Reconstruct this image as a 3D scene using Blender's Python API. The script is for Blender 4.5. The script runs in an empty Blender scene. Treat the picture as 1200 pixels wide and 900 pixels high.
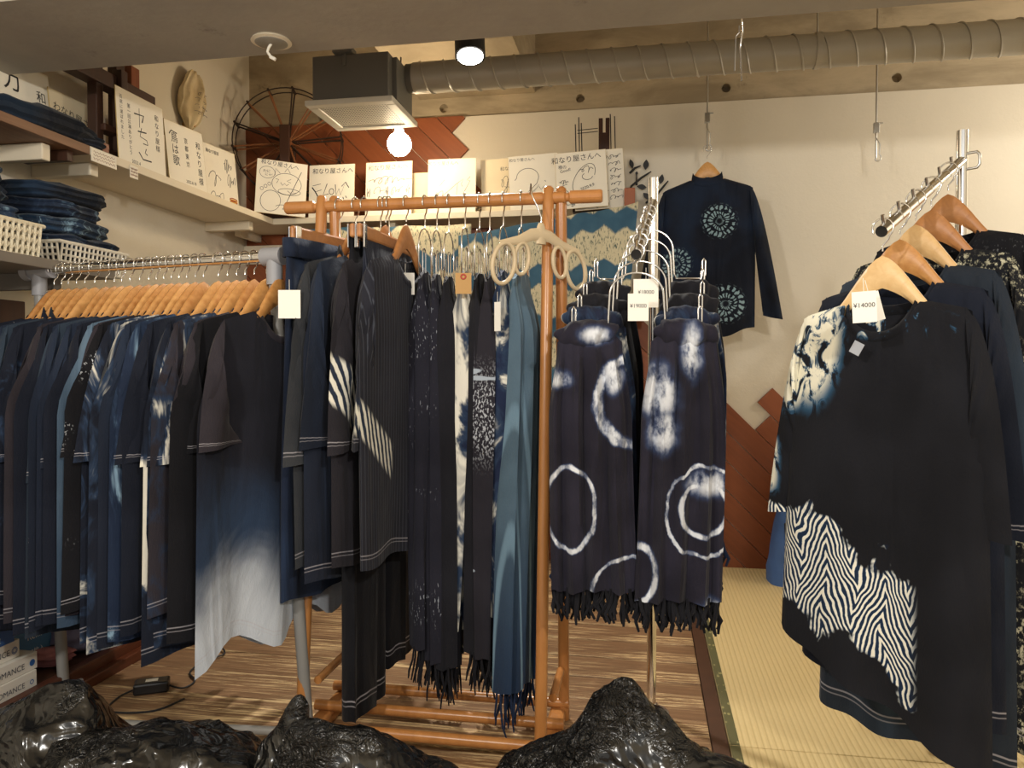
import bpy, bmesh, math, random
from mathutils import Vector, Matrix, noise as mnoise
PI = math.pi
SC = bpy.context.scene
COL = SC.collection

# ------------------------------------------------------------------ camera
F = 890.0                       # focal length in pixels of a 1200 x 900 frame
YAW = math.radians(10.0)
PITCH = math.atan(20.0 / F)
CAM = Vector((0, 0, 1.0))
cd = bpy.data.cameras.new('camera'); cam = bpy.data.objects.new('camera', cd); COL.objects.link(cam)
cd.sensor_width = 36.0; cd.lens = 36.0 * F / 1200.0; cd.clip_start = 0.02
cam.location = CAM; cam.rotation_euler = (PI / 2 - PITCH, 0, YAW)
SC.camera = cam
_R = cam.rotation_euler.to_matrix()

def at(px, py, X=None, Y=None, Z=None):
    """point of the world on the plane X, Y or Z = const seen through a photo pixel"""
    d = _R @ Vector(((px - 600) / F, (450 - py) / F, -1.0))
    if X is not None: t = (X - CAM.x) / d.x
    elif Y is not None: t = (Y - CAM.y) / d.y
    else: t = (Z - CAM.z) / d.z
    return CAM + d * t

def plan(lat, dep, z=0.0):
    """right / forward metres of the viewpoint -> world"""
    return Vector((lat * math.cos(YAW) - dep * math.sin(YAW), lat * math.sin(YAW) + dep * math.cos(YAW), z))

# ------------------------------------------------------------------ world, lights, exposure
w = bpy.data.worlds.new('world'); SC.world = w; w.use_nodes = True
w.node_tree.nodes['Background'].inputs[0].default_value = (1.0, 0.955, 0.88, 1)
w.node_tree.nodes['Background'].inputs[1].default_value = 0.6
SC.view_settings.view_transform = 'Standard'; SC.view_settings.look = 'None'
SC.view_settings.gamma = 1.0; SC.view_settings.use_curve_mapping = False
SC.view_settings.exposure = 0.34

WARM = (1.0, 0.92, 0.80); NEUT = (1.0, 0.955, 0.88)
# the shop's other bare bulbs: two behind the viewpoint, one beyond the right edge of the picture
def bulb_light(name, loc, power, color, r=.06):
    l = bpy.data.lights.new(name, 'POINT'); l.energy = power; l.color = color; l.shadow_soft_size = r
    o = bpy.data.objects.new(name, l); COL.objects.link(o); o.location = loc
bulb_light('shop_bulb_behind_left_offscreen', (-1.0, -0.3, 1.85), 66, NEUT)
bulb_light('shop_bulb_behind_right_offscreen', (0.7, -0.4, 1.85), 74, NEUT)
bulb_light('shop_bulb_right_offscreen', (2.05, 3.05, 2.05), 20, WARM)

# ------------------------------------------------------------------ helpers: meshes and objects
class MB:
    def __init__(s): s.v = []; s.f = []; s.uv = []; s.has_uv = False
    def add(s, vs, fs, uv=None):
        b = len(s.v); s.v += [tuple(p) for p in vs]; s.f += [tuple(b + i for i in f) for f in fs]
        if uv: s.has_uv = True; s.uv += list(uv)
        else: s.uv += [(0, 0)] * len(vs)
        return s
    def box(s, c, d, m=None):
        x, y, z = c; a, b, e = d[0] / 2, d[1] / 2, d[2] / 2
        vs = [Vector((i * a, j * b, k * e)) for k in (-1, 1) for j in (-1, 1) for i in (-1, 1)]
        if m is not None: vs = [m @ p for p in vs]
        vs = [p + Vector(c) for p in vs]
        return s.add(vs, [(0, 2, 3, 1), (4, 5, 7, 6), (0, 1, 5, 4), (2, 6, 7, 3), (0, 4, 6, 2), (1, 3, 7, 5)])
    def mm(s, a, b):
        return s.box([(a[i] + b[i]) / 2 for i in range(3)], [abs(b[i] - a[i]) for i in range(3)])
    def tube(s, pts, r, n=8, closed=False, caps=True, sx=1.0, up=None):
        pts = [Vector(p) for p in pts]; N = len(pts)
        rs = r if isinstance(r, (list, tuple)) else [r] * N
        ring = []; prev = None
        for i in range(N):
            if closed: t = pts[(i + 1) % N] - pts[i - 1]
            elif i == 0: t = pts[1] - pts[0]
            elif i == N - 1: t = pts[-1] - pts[-2]
            else: t = (pts[i + 1] - pts[i]).normalized() + (pts[i] - pts[i - 1]).normalized()
            if t.length < 1e-9: t = Vector((0, 0, 1))
            t.normalize()
            if prev is None:
                a = Vector(up) if up else (Vector((0, 0, 1)) if abs(t.z) < .9 else Vector((1, 0, 0)))
                u = (a - t * a.dot(t)).normalized()
            else:
                u = prev - t * prev.dot(t)
                u = u.normalized() if u.length > 1e-6 else t.orthogonal().normalized()
            prev = u; w_ = t.cross(u)
            ring.append([pts[i] + (u * math.cos(2 * PI * k / n) + w_ * (sx * math.sin(2 * PI * k / n))) * rs[i] for k in range(n)])
        vs = [p for q in ring for p in q]; fs = []
        M_ = N if closed else N - 1
        for i in range(M_):
            for k in range(n):
                a = i * n + k; b = i * n + (k + 1) % n; c = ((i + 1) % N) * n + (k + 1) % n; d = ((i + 1) % N) * n + k
                fs.append((a, b, c, d))
        if caps and not closed:
            fs.append(tuple(reversed(range(n)))); fs.append(tuple(range((N - 1) * n, N * n)))
        return s.add(vs, fs)
    def lathe(s, prof, n=24, m=None, cap=True):
        vs = []; fs = []
        for (r, z) in prof:
            for k in range(n): vs.append(Vector((r * math.cos(2 * PI * k / n), r * math.sin(2 * PI * k / n), z)))
        for i in range(len(prof) - 1):
            for k in range(n): fs.append((i * n + k, i * n + (k + 1) % n, (i + 1) * n + (k + 1) % n, (i + 1) * n + k))
        if cap: fs.append(tuple(reversed(range(n)))); fs.append(tuple(range((len(prof) - 1) * n, len(prof) * n)))
        if m is not None: vs = [m @ p for p in vs]
        return s.add(vs, fs)
    def prism(s, poly, fn, d0, d1):
        n = len(poly); vs = [fn(x, z, d0) for x, z in poly] + [fn(x, z, d1) for x, z in poly]
        fs = [tuple(range(n)), tuple(reversed(range(n, 2 * n)))] + [(i, n + i, n + (i + 1) % n, (i + 1) % n) for i in range(n)]
        return s.add(vs, fs)
    def grid(s, rows, uvr=None, wrap=False):
        nr = len(rows); nc = len(rows[0]); vs = [p for r in rows for p in r]; fs = []
        for j in range(nr - 1):
            for i in range(nc if wrap else nc - 1):
                i2 = (i + 1) % nc
                fs.append((j * nc + i, j * nc + i2, (j + 1) * nc + i2, (j + 1) * nc + i))
        uv = [p for r in uvr for p in r] if uvr else None
        return s.add(vs, fs, uv)

def obj(name, mb, mat, parent=None, smooth=False, bevel=0, weld=0, sub=0, loc=None, rz=None, fixn=True):
    me = bpy.data.meshes.new(name); me.from_pydata(mb.v, [], mb.f)
    if mb.has_uv:
        l = me.uv_layers.new(name='UVMap')
        for lp in me.loops: l.data[lp.index].uv = mb.uv[lp.vertex_index]
    if weld or fixn:
        bm = bmesh.new(); bm.from_mesh(me)
        if weld: bmesh.ops.remove_doubles(bm, verts=bm.verts, dist=weld)
        if fixn: bmesh.ops.recalc_face_normals(bm, faces=bm.faces)
        bm.to_mesh(me); bm.free()
    if smooth:
        me.polygons.foreach_set('use_smooth', [True] * len(me.polygons)); me.set_sharp_from_angle(angle=math.radians(58))
    o = bpy.data.objects.new(name, me); COL.objects.link(o)
    if mat is not None: me.materials.append(mat)
    if parent is not None: o.parent = parent
    if bevel:
        b = o.modifiers.new('bevel', 'BEVEL'); b.width = bevel; b.segments = 2; b.limit_method = 'ANGLE'; b.angle_limit = math.radians(40)
    if sub:
        m_ = o.modifiers.new('sub', 'SUBSURF'); m_.levels = sub; m_.render_levels = sub
    if loc is not None: o.location = loc
    if rz is not None: o.rotation_euler = (0, 0, rz)
    return o

def empty(name, loc=(0, 0, 0), rz=0.0, label=None, cat=None, group=None):
    o = bpy.data.objects.new(name, None); COL.objects.link(o); o.location = loc; o.rotation_euler = (0, 0, rz)
    o.empty_display_size = .05
    return tag(o, label, cat, group) if label else o
def tag(o, label, cat, group=None):
    o['label'] = label; o['category'] = cat
    if group: o['group'] = group
    return o
def struct(o): o['kind'] = 'structure'; return o
def copy_tree(o, parent=None):
    c = o.copy(); COL.objects.link(c)
    if parent is not None: c.parent = parent
    for ch in o.children: copy_tree(ch, c)
    return c
def sm(x): x = min(1, max(0, x)); return x * x * (3 - 2 * x)
def lerp(a, b, t): return a + (b - a) * t
def rnd(seed): return random.Random(seed)

# ------------------------------------------------------------------ helpers: materials
class NT:
    def __init__(s, name):
        m = bpy.data.materials.new(name); m.use_nodes = True; s.m = m; s.t = m.node_tree; s.n = s.t.nodes
        s.b = s.n['Principled BSDF']; s._tc = None
    def link(s, a, b): s.t.links.new(a, b)
    def set(s, sock, v):
        if hasattr(v, 'is_output') or isinstance(v, bpy.types.NodeSocket): s.link(v, sock)
        else:
            if sock.type == 'RGBA' and len(v) == 3: v = (*v, 1)
            sock.default_value = v
    def tc(s, out='Object'):
        if s._tc is None: s._tc = s.n.new('ShaderNodeTexCoord')
        return s._tc.outputs[out]
    def math(s, op, a, b=0.0, c=0.0, clamp=False):
        q = s.n.new('ShaderNodeMath'); q.operation = op; q.use_clamp = clamp
        s.set(q.inputs[0], a); s.set(q.inputs[1], b); s.set(q.inputs[2], c); return q.outputs[0]
    def add(s, a, b): return s.math('ADD', a, b)
    def sub(s, a, b): return s.math('SUBTRACT', a, b)
    def mul(s, a, b): return s.math('MULTIPLY', a, b)
    def mx(s, a, b): return s.math('MAXIMUM', a, b)
    def mn(s, a, b): return s.math('MINIMUM', a, b)
    def xyz(s, sock=None):
        q = s.n.new('ShaderNodeSeparateXYZ'); s.link(sock if sock is not None else s.tc(), q.inputs[0]); return q.outputs[0], q.outputs[1], q.outputs[2]
    def comb(s, x, y, z):
        q = s.n.new('ShaderNodeCombineXYZ'); s.set(q.inputs[0], x); s.set(q.inputs[1], y); s.set(q.inputs[2], z); return q.outputs[0]
    def scaled(s, v, sc):
        q = s.n.new('ShaderNodeMapping'); s.link(v, q.inputs[0]); q.inputs['Scale'].default_value = sc; return q.outputs[0]
    def noise(s, v=None, scale=5.0, detail=3.0, rough=.5, dist=0.0):
        q = s.n.new('ShaderNodeTexNoise'); s.link(v if v is not None else s.tc(), q.inputs['Vector'])
        q.inputs['Scale'].default_value = scale; q.inputs['Detail'].default_value = detail; q.inputs['Roughness'].default_value = rough; q.inputs['Distortion'].default_value = dist
        return q.outputs[0]
    def voro(s, v=None, scale=5.0, out='Distance', feat='F1'):
        q = s.n.new('ShaderNodeTexVoronoi'); q.feature = feat; s.link(v if v is not None else s.tc(), q.inputs['Vector']); q.inputs['Scale'].default_value = scale; return q.outputs[out]
    def ss(s, v, a, b):
        q = s.n.new('ShaderNodeMapRange'); q.interpolation_type = 'SMOOTHSTEP'; s.set(q.inputs[0], v)
        if a <= b: q.inputs[1].default_value = a; q.inputs[2].default_value = b; q.inputs[3].default_value = 0; q.inputs[4].default_value = 1
        else: q.inputs[1].default_value = b; q.inputs[2].default_value = a; q.inputs[3].default_value = 1; q.inputs[4].default_value = 0
        return q.outputs[0]
    def mix(s, f, a, b):
        q = s.n.new('ShaderNodeMix'); q.data_type = 'RGBA'; s.set(q.inputs[0], f); s.set(q.inputs[6], a); s.set(q.inputs[7], b); return q.outputs[2]
    def bump(s, h, strength=.3, dist=.01):
        q = s.n.new('ShaderNodeBump'); q.inputs['Strength'].default_value = strength; q.inputs['Distance'].default_value = dist
        s.link(h, q.inputs['Height']); s.link(q.outputs[0], s.b.inputs['Normal']); return q
    def rand(s):
        q = s.n.new('ShaderNodeObjectInfo'); return q.outputs['Random']
    def fin(s, col=None, rough=None, metal=None, spec=None, sheen=None):
        if col is not None: s.set(s.b.inputs['Base Color'], col)
        if rough is not None: s.set(s.b.inputs['Roughness'], rough)
        if metal is not None: s.b.inputs['Metallic'].default_value = metal
        if spec is not None: s.b.inputs['Specular IOR Level'].default_value = spec
        if sheen is not None: s.b.inputs['Sheen Weight'].default_value = sheen
        return s.m

def srgb(r, g, b):
    f = lambda c: (c / 255 / 12.92) if c / 255 <= .04045 else ((c / 255 + .055) / 1.055) ** 2.4
    return (f(r), f(g), f(b))
def plain(name, col, rough=.6, metal=0.0, spec=.5, var=.12, vscale=8, bump=0, bscale=40):
    n = NT(name); c = n.mix(n.noise(scale=vscale, detail=4), [x * (1 - var) for x in col], [min(1, x * (1 + var)) for x in col])
    if bump: n.bump(n.noise(scale=bscale, detail=4), bump, .004)
    return n.fin(c, rough, metal, spec)
def emit(name, col, st):
    n = NT(name); n.b.inputs['Base Color'].default_value = (*col, 1); n.b.inputs['Emission Color'].default_value = (*col, 1); n.b.inputs['Emission Strength'].default_value = st; return n.m

CHROME = plain('chrome', (.75, .74, .72), .13, 1.0, var=.03)
STEEL = plain('brushed_steel', (.55, .54, .51), .35, 1.0)
INK = plain('black_ink', (.012, .012, .014), .6)
PAPER = plain('card_white', srgb(236, 229, 212), .75, var=.03)
PAPER2 = plain('card_cream', srgb(228, 212, 178), .75, var=.05)
GREYPL = plain('grey_plastic', srgb(150, 150, 154), .45, var=.05)
GREYPIPE = plain('grey_coated_pipe', srgb(140, 138, 134), .4, var=.05)
WHITEPAINT = plain('white_paint', srgb(226, 214, 190), .65, var=.04, bump=.1)
WPLASTIC = plain('white_plastic', srgb(226, 220, 205), .5, var=.03)
TAG = plain('tag_paper', srgb(240, 236, 226), .8, var=.02)

def wood(name, a, b, scale=(4, 60, 60), rough=.45, spec=.5, rnd_=.25):
    n = NT(name); v = n.scaled(n.tc(), scale); g = n.noise(v, 1.0, 5, .6, .6)
    r = n.mul(n.sub(n.rand(), .5), rnd_)
    c = n.mix(n.add(g, r), a, b)
    n.bump(g, .12, .002)
    return n.fin(c, rough, 0, spec)
HANGWOOD = wood('hanger_wood', srgb(168, 108, 52), srgb(222, 170, 104), (50, 6, 50), .4, rnd_=.5)
PALEHANG = wood('pale_hanger_wood', srgb(205, 160, 100), srgb(236, 203, 150), (50, 6, 50), .4)
TANHANG = wood('tan_hanger_wood', srgb(150, 95, 50), srgb(196, 138, 84), (50, 6, 50), .4)
RACKWOOD = wood('varnished_rack_wood', srgb(150, 94, 46), srgb(198, 138, 80), (30, 30, 4), .28)
DARKWOOD = wood('old_dark_wood', srgb(38, 22, 14), srgb(78, 44, 26), (30, 30, 4), .55)
KAMACHI = wood('red_brown_beam_wood', srgb(44, 20, 12), srgb(106, 54, 30), (60, 3, 60), .35)
CLADWOOD = wood('reddish_cedar_board', srgb(116, 60, 32), srgb(158, 88, 50), (40, 40, 3), .5, rnd_=.5)
BROWNSHELF = wood('brown_shelf_wood', srgb(90, 62, 44), srgb(148, 112, 84), (60, 3, 60), .6)

# ================================================================== the room
XL, YB, ZB, ZC = -2.17, 3.90, 2.31, 2.78        # left wall, back wall, underside of the concrete beam, ceiling
XR = 2.5
def plaster():
    n = NT('cream_plaster'); a = n.noise(scale=2.2, detail=4); b = n.noise(scale=55, detail=5, rough=.6)
    c = n.mix(a, srgb(216, 207, 188), srgb(228, 220, 203)); n.bump(b, .35, .004); return n.fin(c, .85, 0, .3)
def concrete(name, a, b):
    n = NT(name); x = n.noise(n.scaled(n.tc(), (1.2, 1, 4)), 1.6, 6, .65, .4); y = n.noise(scale=30, detail=5)
    c = n.mix(n.ss(x, .3, .7), a, b); c = n.mix(n.ss(n.noise(scale=5, detail=8, rough=.75), .60, .75), c, [q * .62 for q in a]); n.bump(y, .3, .004); return n.fin(c, .85, 0, .3)
PLASTER = plaster(); BEAMCON = concrete('bare_concrete', srgb(156, 142, 118), srgb(194, 178, 150)); SOFFIT = concrete('grey_soffit_concrete', srgb(160, 154, 145), srgb(176, 170, 159))

wb = struct(obj('wall_back', MB().mm((XL - .1, YB, -.05), (XR + .1, YB + .12, ZB)), PLASTER))
struct(obj('wall_left', MB().mm((XL - .12, -1.2, -.05), (XL, YB + .12, ZC)), PLASTER))
struct(obj('wall_right', MB().mm((XR, -1.2, -.05), (XR + .12, YB + .12, ZC)), PLASTER))
struct(obj('ceiling', MB().mm((XL - .1, -1.2, ZC), (XR + .1, YB + .4, ZC + .1)), BEAMCON))
ZS = 1.985                                       # underside of the low beam that crosses the room
so = struct(obj('trim_4', MB().mm((XL - .1, 1.80, ZS), (XR + .1, 2.25, ZC)), SOFFIT)); so['label'] = 'low grey concrete beam crossing the room'
bm_ = MB().mm((XL - .1, YB + .025, ZB - .05), (XR + .1, YB + .3, ZC))
be = struct(obj('trim_1', bm_, BEAMCON)); be['label'] = 'bare concrete beam above the back wall'
# cross beam meeting it, and form-tie holes
pc = at(627, 131, Y=YB + .02)
cb = struct(obj('trim_2', MB().mm((pc.x - .62, 3.12, pc.z + .10), (pc.x, YB + .03, ZC)), BEAMCON))
TIES = [at(px, py, Y=YB + .025) for px, py in ((520, 127), (680, 115), (851, 103), (1051, 91), (376, 137))]
cut = MB()
for p in TIES: cut.lathe([(.020, -.05), (.024, .02)], 16, Matrix.Translation(p) @ Matrix.Rotation(PI / 2, 4, 'X'))
cutter = obj('form_tie_cutter', cut, None); bo = be.modifiers.new('holes', 'BOOLEAN'); bo.operation = 'DIFFERENCE'; bo.object = cutter; bo.solver = 'EXACT'
me_ = bpy.data.meshes.new_from_object(be.evaluated_get(bpy.context.evaluated_depsgraph_get()))
be.modifiers.clear(); be.data = me_; bpy.data.objects.remove(cutter)
for p in TIES:      # concrete plug at the bottom of each open hole
    obj('form_tie_plug', MB().lathe([(.0195, -.052), (.0195, -.044), (.0005, -.044)], 16, Matrix.Translation(p) @ Matrix.Rotation(PI / 2, 4, 'X')), BEAMCON, be)

# diagonal cedar boards on the back wall
def clip(poly, fn):
    out = []
    for i in range(len(poly)):
        a, b = poly[i], poly[(i + 1) % len(poly)]; fa, fb = fn(a), fn(b)
        if fa >= 0: out.append(a)
        if (fa >= 0) != (fb >= 0):
            t = fa / (fa - fb); out.append((a[0] + (b[0] - a[0]) * t, a[1] + (b[1] - a[1]) * t))
    return out
PW = .145; rr = rnd(3)
def clad(k, s0, s1):
    p0, p1 = 1.22 + PW * (k - 1) + .002, 1.22 + PW * k - .002
    cut = [s0]
    while cut[-1] + 2.4 < s1: cut.append(cut[-1] + rr.uniform(1.5, 2.3))
    cut.append(s1)
    for a, b in zip(cut[:-1], cut[1:]):
        q = [((p + s) / 2, (p - s) / 2) for p, s in ((p0, a + .002), (p1, a + .002), (p1, b - .002), (p0, b - .002))]
        for fn in (lambda v: v[0] - XL, lambda v: 1.95 - v[0], lambda v: v[1] - .004, lambda v: ZB - v[1]):
            q = clip(q, fn)
            if not q: break
        if len(q) < 3: continue
        dp = rr.uniform(0, .0025)
        # each board keeps its own axes, so that the grain runs along it
        cx = sum(v[0] for v in q) / len(q); cz = sum(v[1] for v in q) / len(q); c45 = math.sqrt(.5)
        loc = [((x - cx + z - cz) * c45, ((x - cx) - (z - cz)) * c45) for x, z in q]
        o = obj('board', MB().prism(loc, lambda x, z, d: Vector((x, d, z)), -.016 - dp, 0.0), CLADWOOD, wb, bevel=.0015)
        o.location = (cx, YB, cz); o.rotation_euler = (0, math.radians(135), 0)
        o.scale = (1, 1, 1)
        # local x -> (+x,+z)/sqrt2 , local z -> (+x,-z)/sqrt2
        o.matrix_basis = Matrix(((c45, 0, c45, cx), (0, 1, 0, YB), (c45, 0, -c45, cz), (0, 0, 0, 1)))
for k in range(-22, 3):
    if k == 2: clad(k, -.287, 4)
    elif k == 1: clad(k, -6, -3.23); clad(k, -.16, 4)
    elif k == 0: clad(k, -6, -3.05); clad(k, -1.3, 4)
    elif k == -1: clad(k, -6, -2.75); clad(k, -1.9, 4)
    else: clad(k, -6, 4)

# ------------------------------------------------------------------ floor
def plankmat():
    n = NT('worn_dark_plank'); v = n.scaled(n.tc(), (1.6, 14, 14)); r = n.rand()
    g = n.noise(n.scaled(n.tc(), (3, 60, 20)), 1.0, 6, .6, .5)
    c = n.mix(g, srgb(80, 56, 38), srgb(150, 114, 80)); 
    c = n.mix(n.ss(n.noise(scale=2.6, detail=3), .52, .7), c, srgb(138, 104, 72))
    sc = n.noise(n.scaled(n.tc(), (2.2, 55, 10)), 1.0, 8, .78, .8)
    area = n.noise(n.scaled(n.tc(), (1.0, 4, 1)), 1.0, 3)
    f = n.mul(n.ss(sc, .50, .60), n.ss(n.add(area, n.mul(n.sub(r, .5), .25)), .36, .52))
    x_, y_, z_ = n.xyz(); ed = n.mul(n.ss(n.math('ABSOLUTE', y_), .070, .083), n.ss(n.noise(n.scaled(n.tc(), (2.5, 20, 1)), 1, 5, .7), .44, .58))
    s2 = n.noise(n.scaled(n.tc(), (4.5, 130, 10)), 1.0, 6, .7, .4); f = n.mx(n.mx(f, n.mul(ed, .9)), n.mul(n.mul(n.ss(s2, .54, .62), n.ss(area, .35, .55)), .75))
    c = n.mix(n.mul(f, .92), c, srgb(226, 196, 146)); n.bump(g, .25, .004)
    return n.fin(c, n.add(.38, n.mul(g, .3)), 0, .4)
PLANK = plankmat()
SUB = plain('wooden_subfloor', srgb(92, 68, 48), .9)
fl = struct(obj('floor', MB().mm((XL - .1, -1.2, -.12), (XR + .1, YB + .1, -.032)), SUB))
rr = rnd(11); y = .55; i = 0
while y < YB - .02:
    wd = .172 + rr.uniform(-.012, .012); y1 = min(y + wd, YB)
    m = MB(); x0, x1 = -1.70, .174
    nx = 24; top = []
    m.mm((x0, -(y1 - y) / 2 + .002, -.03), (x1, (y1 - y) / 2 - .002, 0)); o = obj('plank', m, PLANK, fl, bevel=.0025)
    o.location = (0, (y + y1) / 2, rr.uniform(-.0015, .0015)); y = y1; i += 1
obj('edge_board', MB().mm((.176, .5, -.03), (.219, YB, .002)), plain('edge_board_wood', srgb(74, 48, 32), .5, var=.3, vscale=14), fl, bevel=.002)
def tatami():
    n = NT('tatami_rush'); x, y, z = n.xyz()
    rib = n.math('SINE', n.mul(x, 2 * PI / .0165)); fine = n.noise(n.scaled(n.tc(), (400, 40, 1)), 1, 3)
    c = n.mix(n.ss(rib, -.4, -1), srgb(214, 190, 136), srgb(186, 160, 106)); c = n.mix(n.mul(n.noise(scale=2.5, detail=4), .6), c, srgb(222, 200, 150)); c = n.mix(n.mul(fine, .25), c, srgb(166, 140, 90))
    n.bump(rib, .35, .002); return n.fin(c, .65, 0, .35)
def heri():
    n = NT('green_border_cloth'); v = n.scaled(n.tc(), (55, 30, 1)); d = n.voro(v, 1.0)
    c = n.mix(n.ss(d, .30, .18), srgb(96, 92, 62), srgb(150, 142, 96)); return n.fin(c, .8, 0, .2)
TAT = tatami(); HERI = heri()
for (x0, x1) in ((.222, 1.13), (1.134, 2.04)):
    for (y0, y1) in ((.32, 2.045), (2.049, 3.9)):
        o = obj('tatami_mat', MB().mm((x0, y0, -.03), (x1, y1, .004)), TAT, fl, bevel=.002)
        for xa in (x0, x1 - .025):
            obj('cloth_border', MB().mm((xa, y0 + .001, .0042), (xa + .025, y1 - .001, .0062)), HERI, o)
# raised board along the left wall with its dark edge beam
rb = struct(obj('trim_3', MB().mm((-1.765, .7, -.03), (-1.728, YB, .066)), KAMACHI, bevel=.006)); rb['label'] = 'polished dark wooden edge beam beside the plank floor'
obj('lower_lip', MB().mm((-1.729, .7, -.03), (-1.701, YB, .03)), KAMACHI, rb, bevel=.004)
struct(obj('floor', MB().mm((XL, .7, -.03), (-1.766, YB, .052)), DARKWOOD))['label'] = 'raised wooden board along the left wall'

# ================================================================== ceiling things
DUCTM = plain('galvanised_duct_metal', srgb(176, 170, 156), .42, .1, var=.14, vscale=5)
DARKBOX = plain('dark_sheet_metal', srgb(112, 110, 104), .5, .05, var=.08)
dY = 3.08; d0 = at(486, 94, Y=dY); d1 = at(1195, 41, Y=dY); dz = (d0.z + d1.z) / 2; dr = .0625
t = empty('spiral_duct', (d0.x, dY, dz - dr), 0, 'long galvanised spiral ventilation duct under the concrete ceiling', 'duct')
L = XR - d0.x - .02
obj('duct_pipe', MB().tube([(0, 0, dr), (L, 0, dr)], dr, 32), DUCTM, t, smooth=True)
hel = [(L * i / 900, (dr + .001) * math.cos(2 * PI * L * i / 900 / .098), dr + (dr + .001) * math.sin(2 * PI * L * i / 900 / .098)) for i in range(901)]
obj('spiral_seam', MB().tube(hel, .0042, 5), DUCTM, t, smooth=True)
obj('end_collar', MB().tube([(-.03, 0, dr), (.02, 0, dr)], dr * .93, 28), DARKBOX, t, smooth=True)
for px in (958,):
    q = at(px, 50, Y=dY).x - d0.x
    c = obj('hanging_clamp', MB().tube([(q - .012, 0, dr), (q + .012, 0, dr)], dr + .004, 28), DUCTM, t, smooth=True)
    m = MB().tube([(q, 0, 2 * dr), (q, 0, 2 * dr + ZC - dz - dr)], .004, 8); 
    obj('drop_rod', m, STEEL, t)

# ventilation fan box with perforated intake panel
gz = 2.035
g0 = at(355, 123, Z=gz); g1 = at(461, 119, Z=gz); gx0, gx1 = g0.x, g1.x; gy0 = (g0.y + g1.y) / 2; gy1 = gy0 + .335
cx, cy = (gx0 + gx1) / 2, (gy0 + gy1) / 2
t = empty('ventilation_fan', (cx, cy, gz), 0, 'dark ceiling ventilation fan box with pale perforated intake panel', 'ventilation fan')
W2, D2 = (gx1 - gx0) / 2, (gy1 - gy0) / 2
bx0 = at(366, 110, Y=gy0 + .03).x - cx; bx1 = at(455, 110, Y=gy0 + .03).x - cx
obj('fan_housing', MB().mm((bx0, -D2 + .03, .022), (bx1, D2 - .04, .205)), DARKBOX, t, bevel=.004)
m = MB().mm((bx0 + .095, -D2 + .005, .205), (bx0 + .175, -D2 + .06, .225)); m.mm((bx0 + .13, -D2 + .022, .16), (bx0 + .145, -D2 + .032, .21)); obj('mounting_bracket', m, DARKBOX, t, bevel=.002)
m = MB(); sx = d0.x - cx
m.tube([(bx1, dY - cy, dz - gz), (sx, dY - cy, dz - gz)], .052, 24)
obj('duct_spigot', m, DARKBOX, t, smooth=True)
m = MB().mm((bx1 - .003, -.09, .03), (bx1 + .02, .11, .2)); obj('end_plate', m, DARKBOX, t, bevel=.003)
# panel: raised frame and a sheet with rows of slots
m = MB(); fr = .042
for a, b in (((-W2, -D2), (W2, -D2 + fr)), ((-W2, D2 - fr), (W2, D2)), ((-W2, -D2 + fr), (-W2 + fr, D2 - fr)), ((W2 - fr, -D2 + fr), (W2, D2 - fr))):
    m.mm((a[0], a[1], 0), (b[0], b[1], .022))
pn = obj('panel_frame', m, WPLASTIC, t, bevel=.004)
m = MB(); nx, ny = 25, 15; ix, iy = W2 - fr, D2 - fr
for i in range(nx + 1):
    x = -ix + 2 * ix * i / nx; m.mm((x - .0028, -iy, .0040), (x + .0028, iy, .0046))
for j in range(ny + 1):
    y = -iy + 2 * iy * j / ny; m.mm((-ix, y - .0042, .0039), (ix, y + .0042, .0047))
o = obj('perforated_grille', m, WPLASTIC, pn); o['kind'] = 'stuff'
obj('filter_sheet', MB().mm((-ix, -iy, .013), (ix, iy, .015)), plain('grey_filter', srgb(84, 82, 78), .9), pn)

# bare globe bulb hanging beside the panel
bp = at(468, 169, Y=3.36); br = .0545
t = empty('hanging_bulb_lamp', bp, 0, 'bare glowing globe bulb hanging below the ventilation fan', 'lamp')
gl = MB().lathe([(.0005, -br)] + [(br * math.sin(a), -br * math.cos(a)) for a in [PI * i / 18 for i in range(1, 16)]] + [(.019, br + .004), (.018, br + .014)], 28)
obj('glass_globe', gl, emit('glowing_globe', (1.0, .80, .54), 74), t, smooth=True)
obj('lamp_socket', MB().lathe([(.020, br + .012), (.022, br + .018), (.022, br + .06), (.012, br + .07)], 20), plain('black_socket', (.02, .02, .02), .4), t, smooth=True)
obj('lamp_cord', MB().tube([(0, 0, br + .06), (.004, .01, br + .12), (.004, .02, ZC - bp.z)], .0035, 6), INK, t)

# spotlight can on the soffit
sp = at(551, 66, Y=2.74)
t = empty('ceiling_spotlight', sp, 0, 'black cylindrical ceiling spotlight, lit, under the soffit', 'spotlight')
ax = (Vector((.08, -.24, -.95))).normalized(); q = ax.to_track_quat('-Z', 'Y').to_matrix().to_4x4()
obj('spotlight_can', MB().lathe([(.056, 0), (.056, .15), (.045, .16), (.02, .162)], 28, q), plain('black_can', (.018, .018, .018), .45), t, smooth=False)
obj('lit_lens', MB().lathe([(.001, -.002), (.047, -.002), (.047, .001)], 28, q), emit('spot_lens_glow', (1.0, .95, .85), 30), t)
obj('spotlight_stem', MB().tube([(0, .05, .1), (0, .06, ZC - sp.z)], .012, 10), INK, t)
l = bpy.data.lights.new('spotlight_beam', 'SPOT'); l.energy = 95; l.spot_size = math.radians(110); l.spot_blend = .6; l.shadow_soft_size = .05; l.color = NEUT
lo = bpy.data.objects.new('spotlight_beam', l); COL.objects.link(lo); lo.location = sp + ax * .02; lo.rotation_euler = ax.to_track_quat('-Z', 'Y').to_euler()

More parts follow.
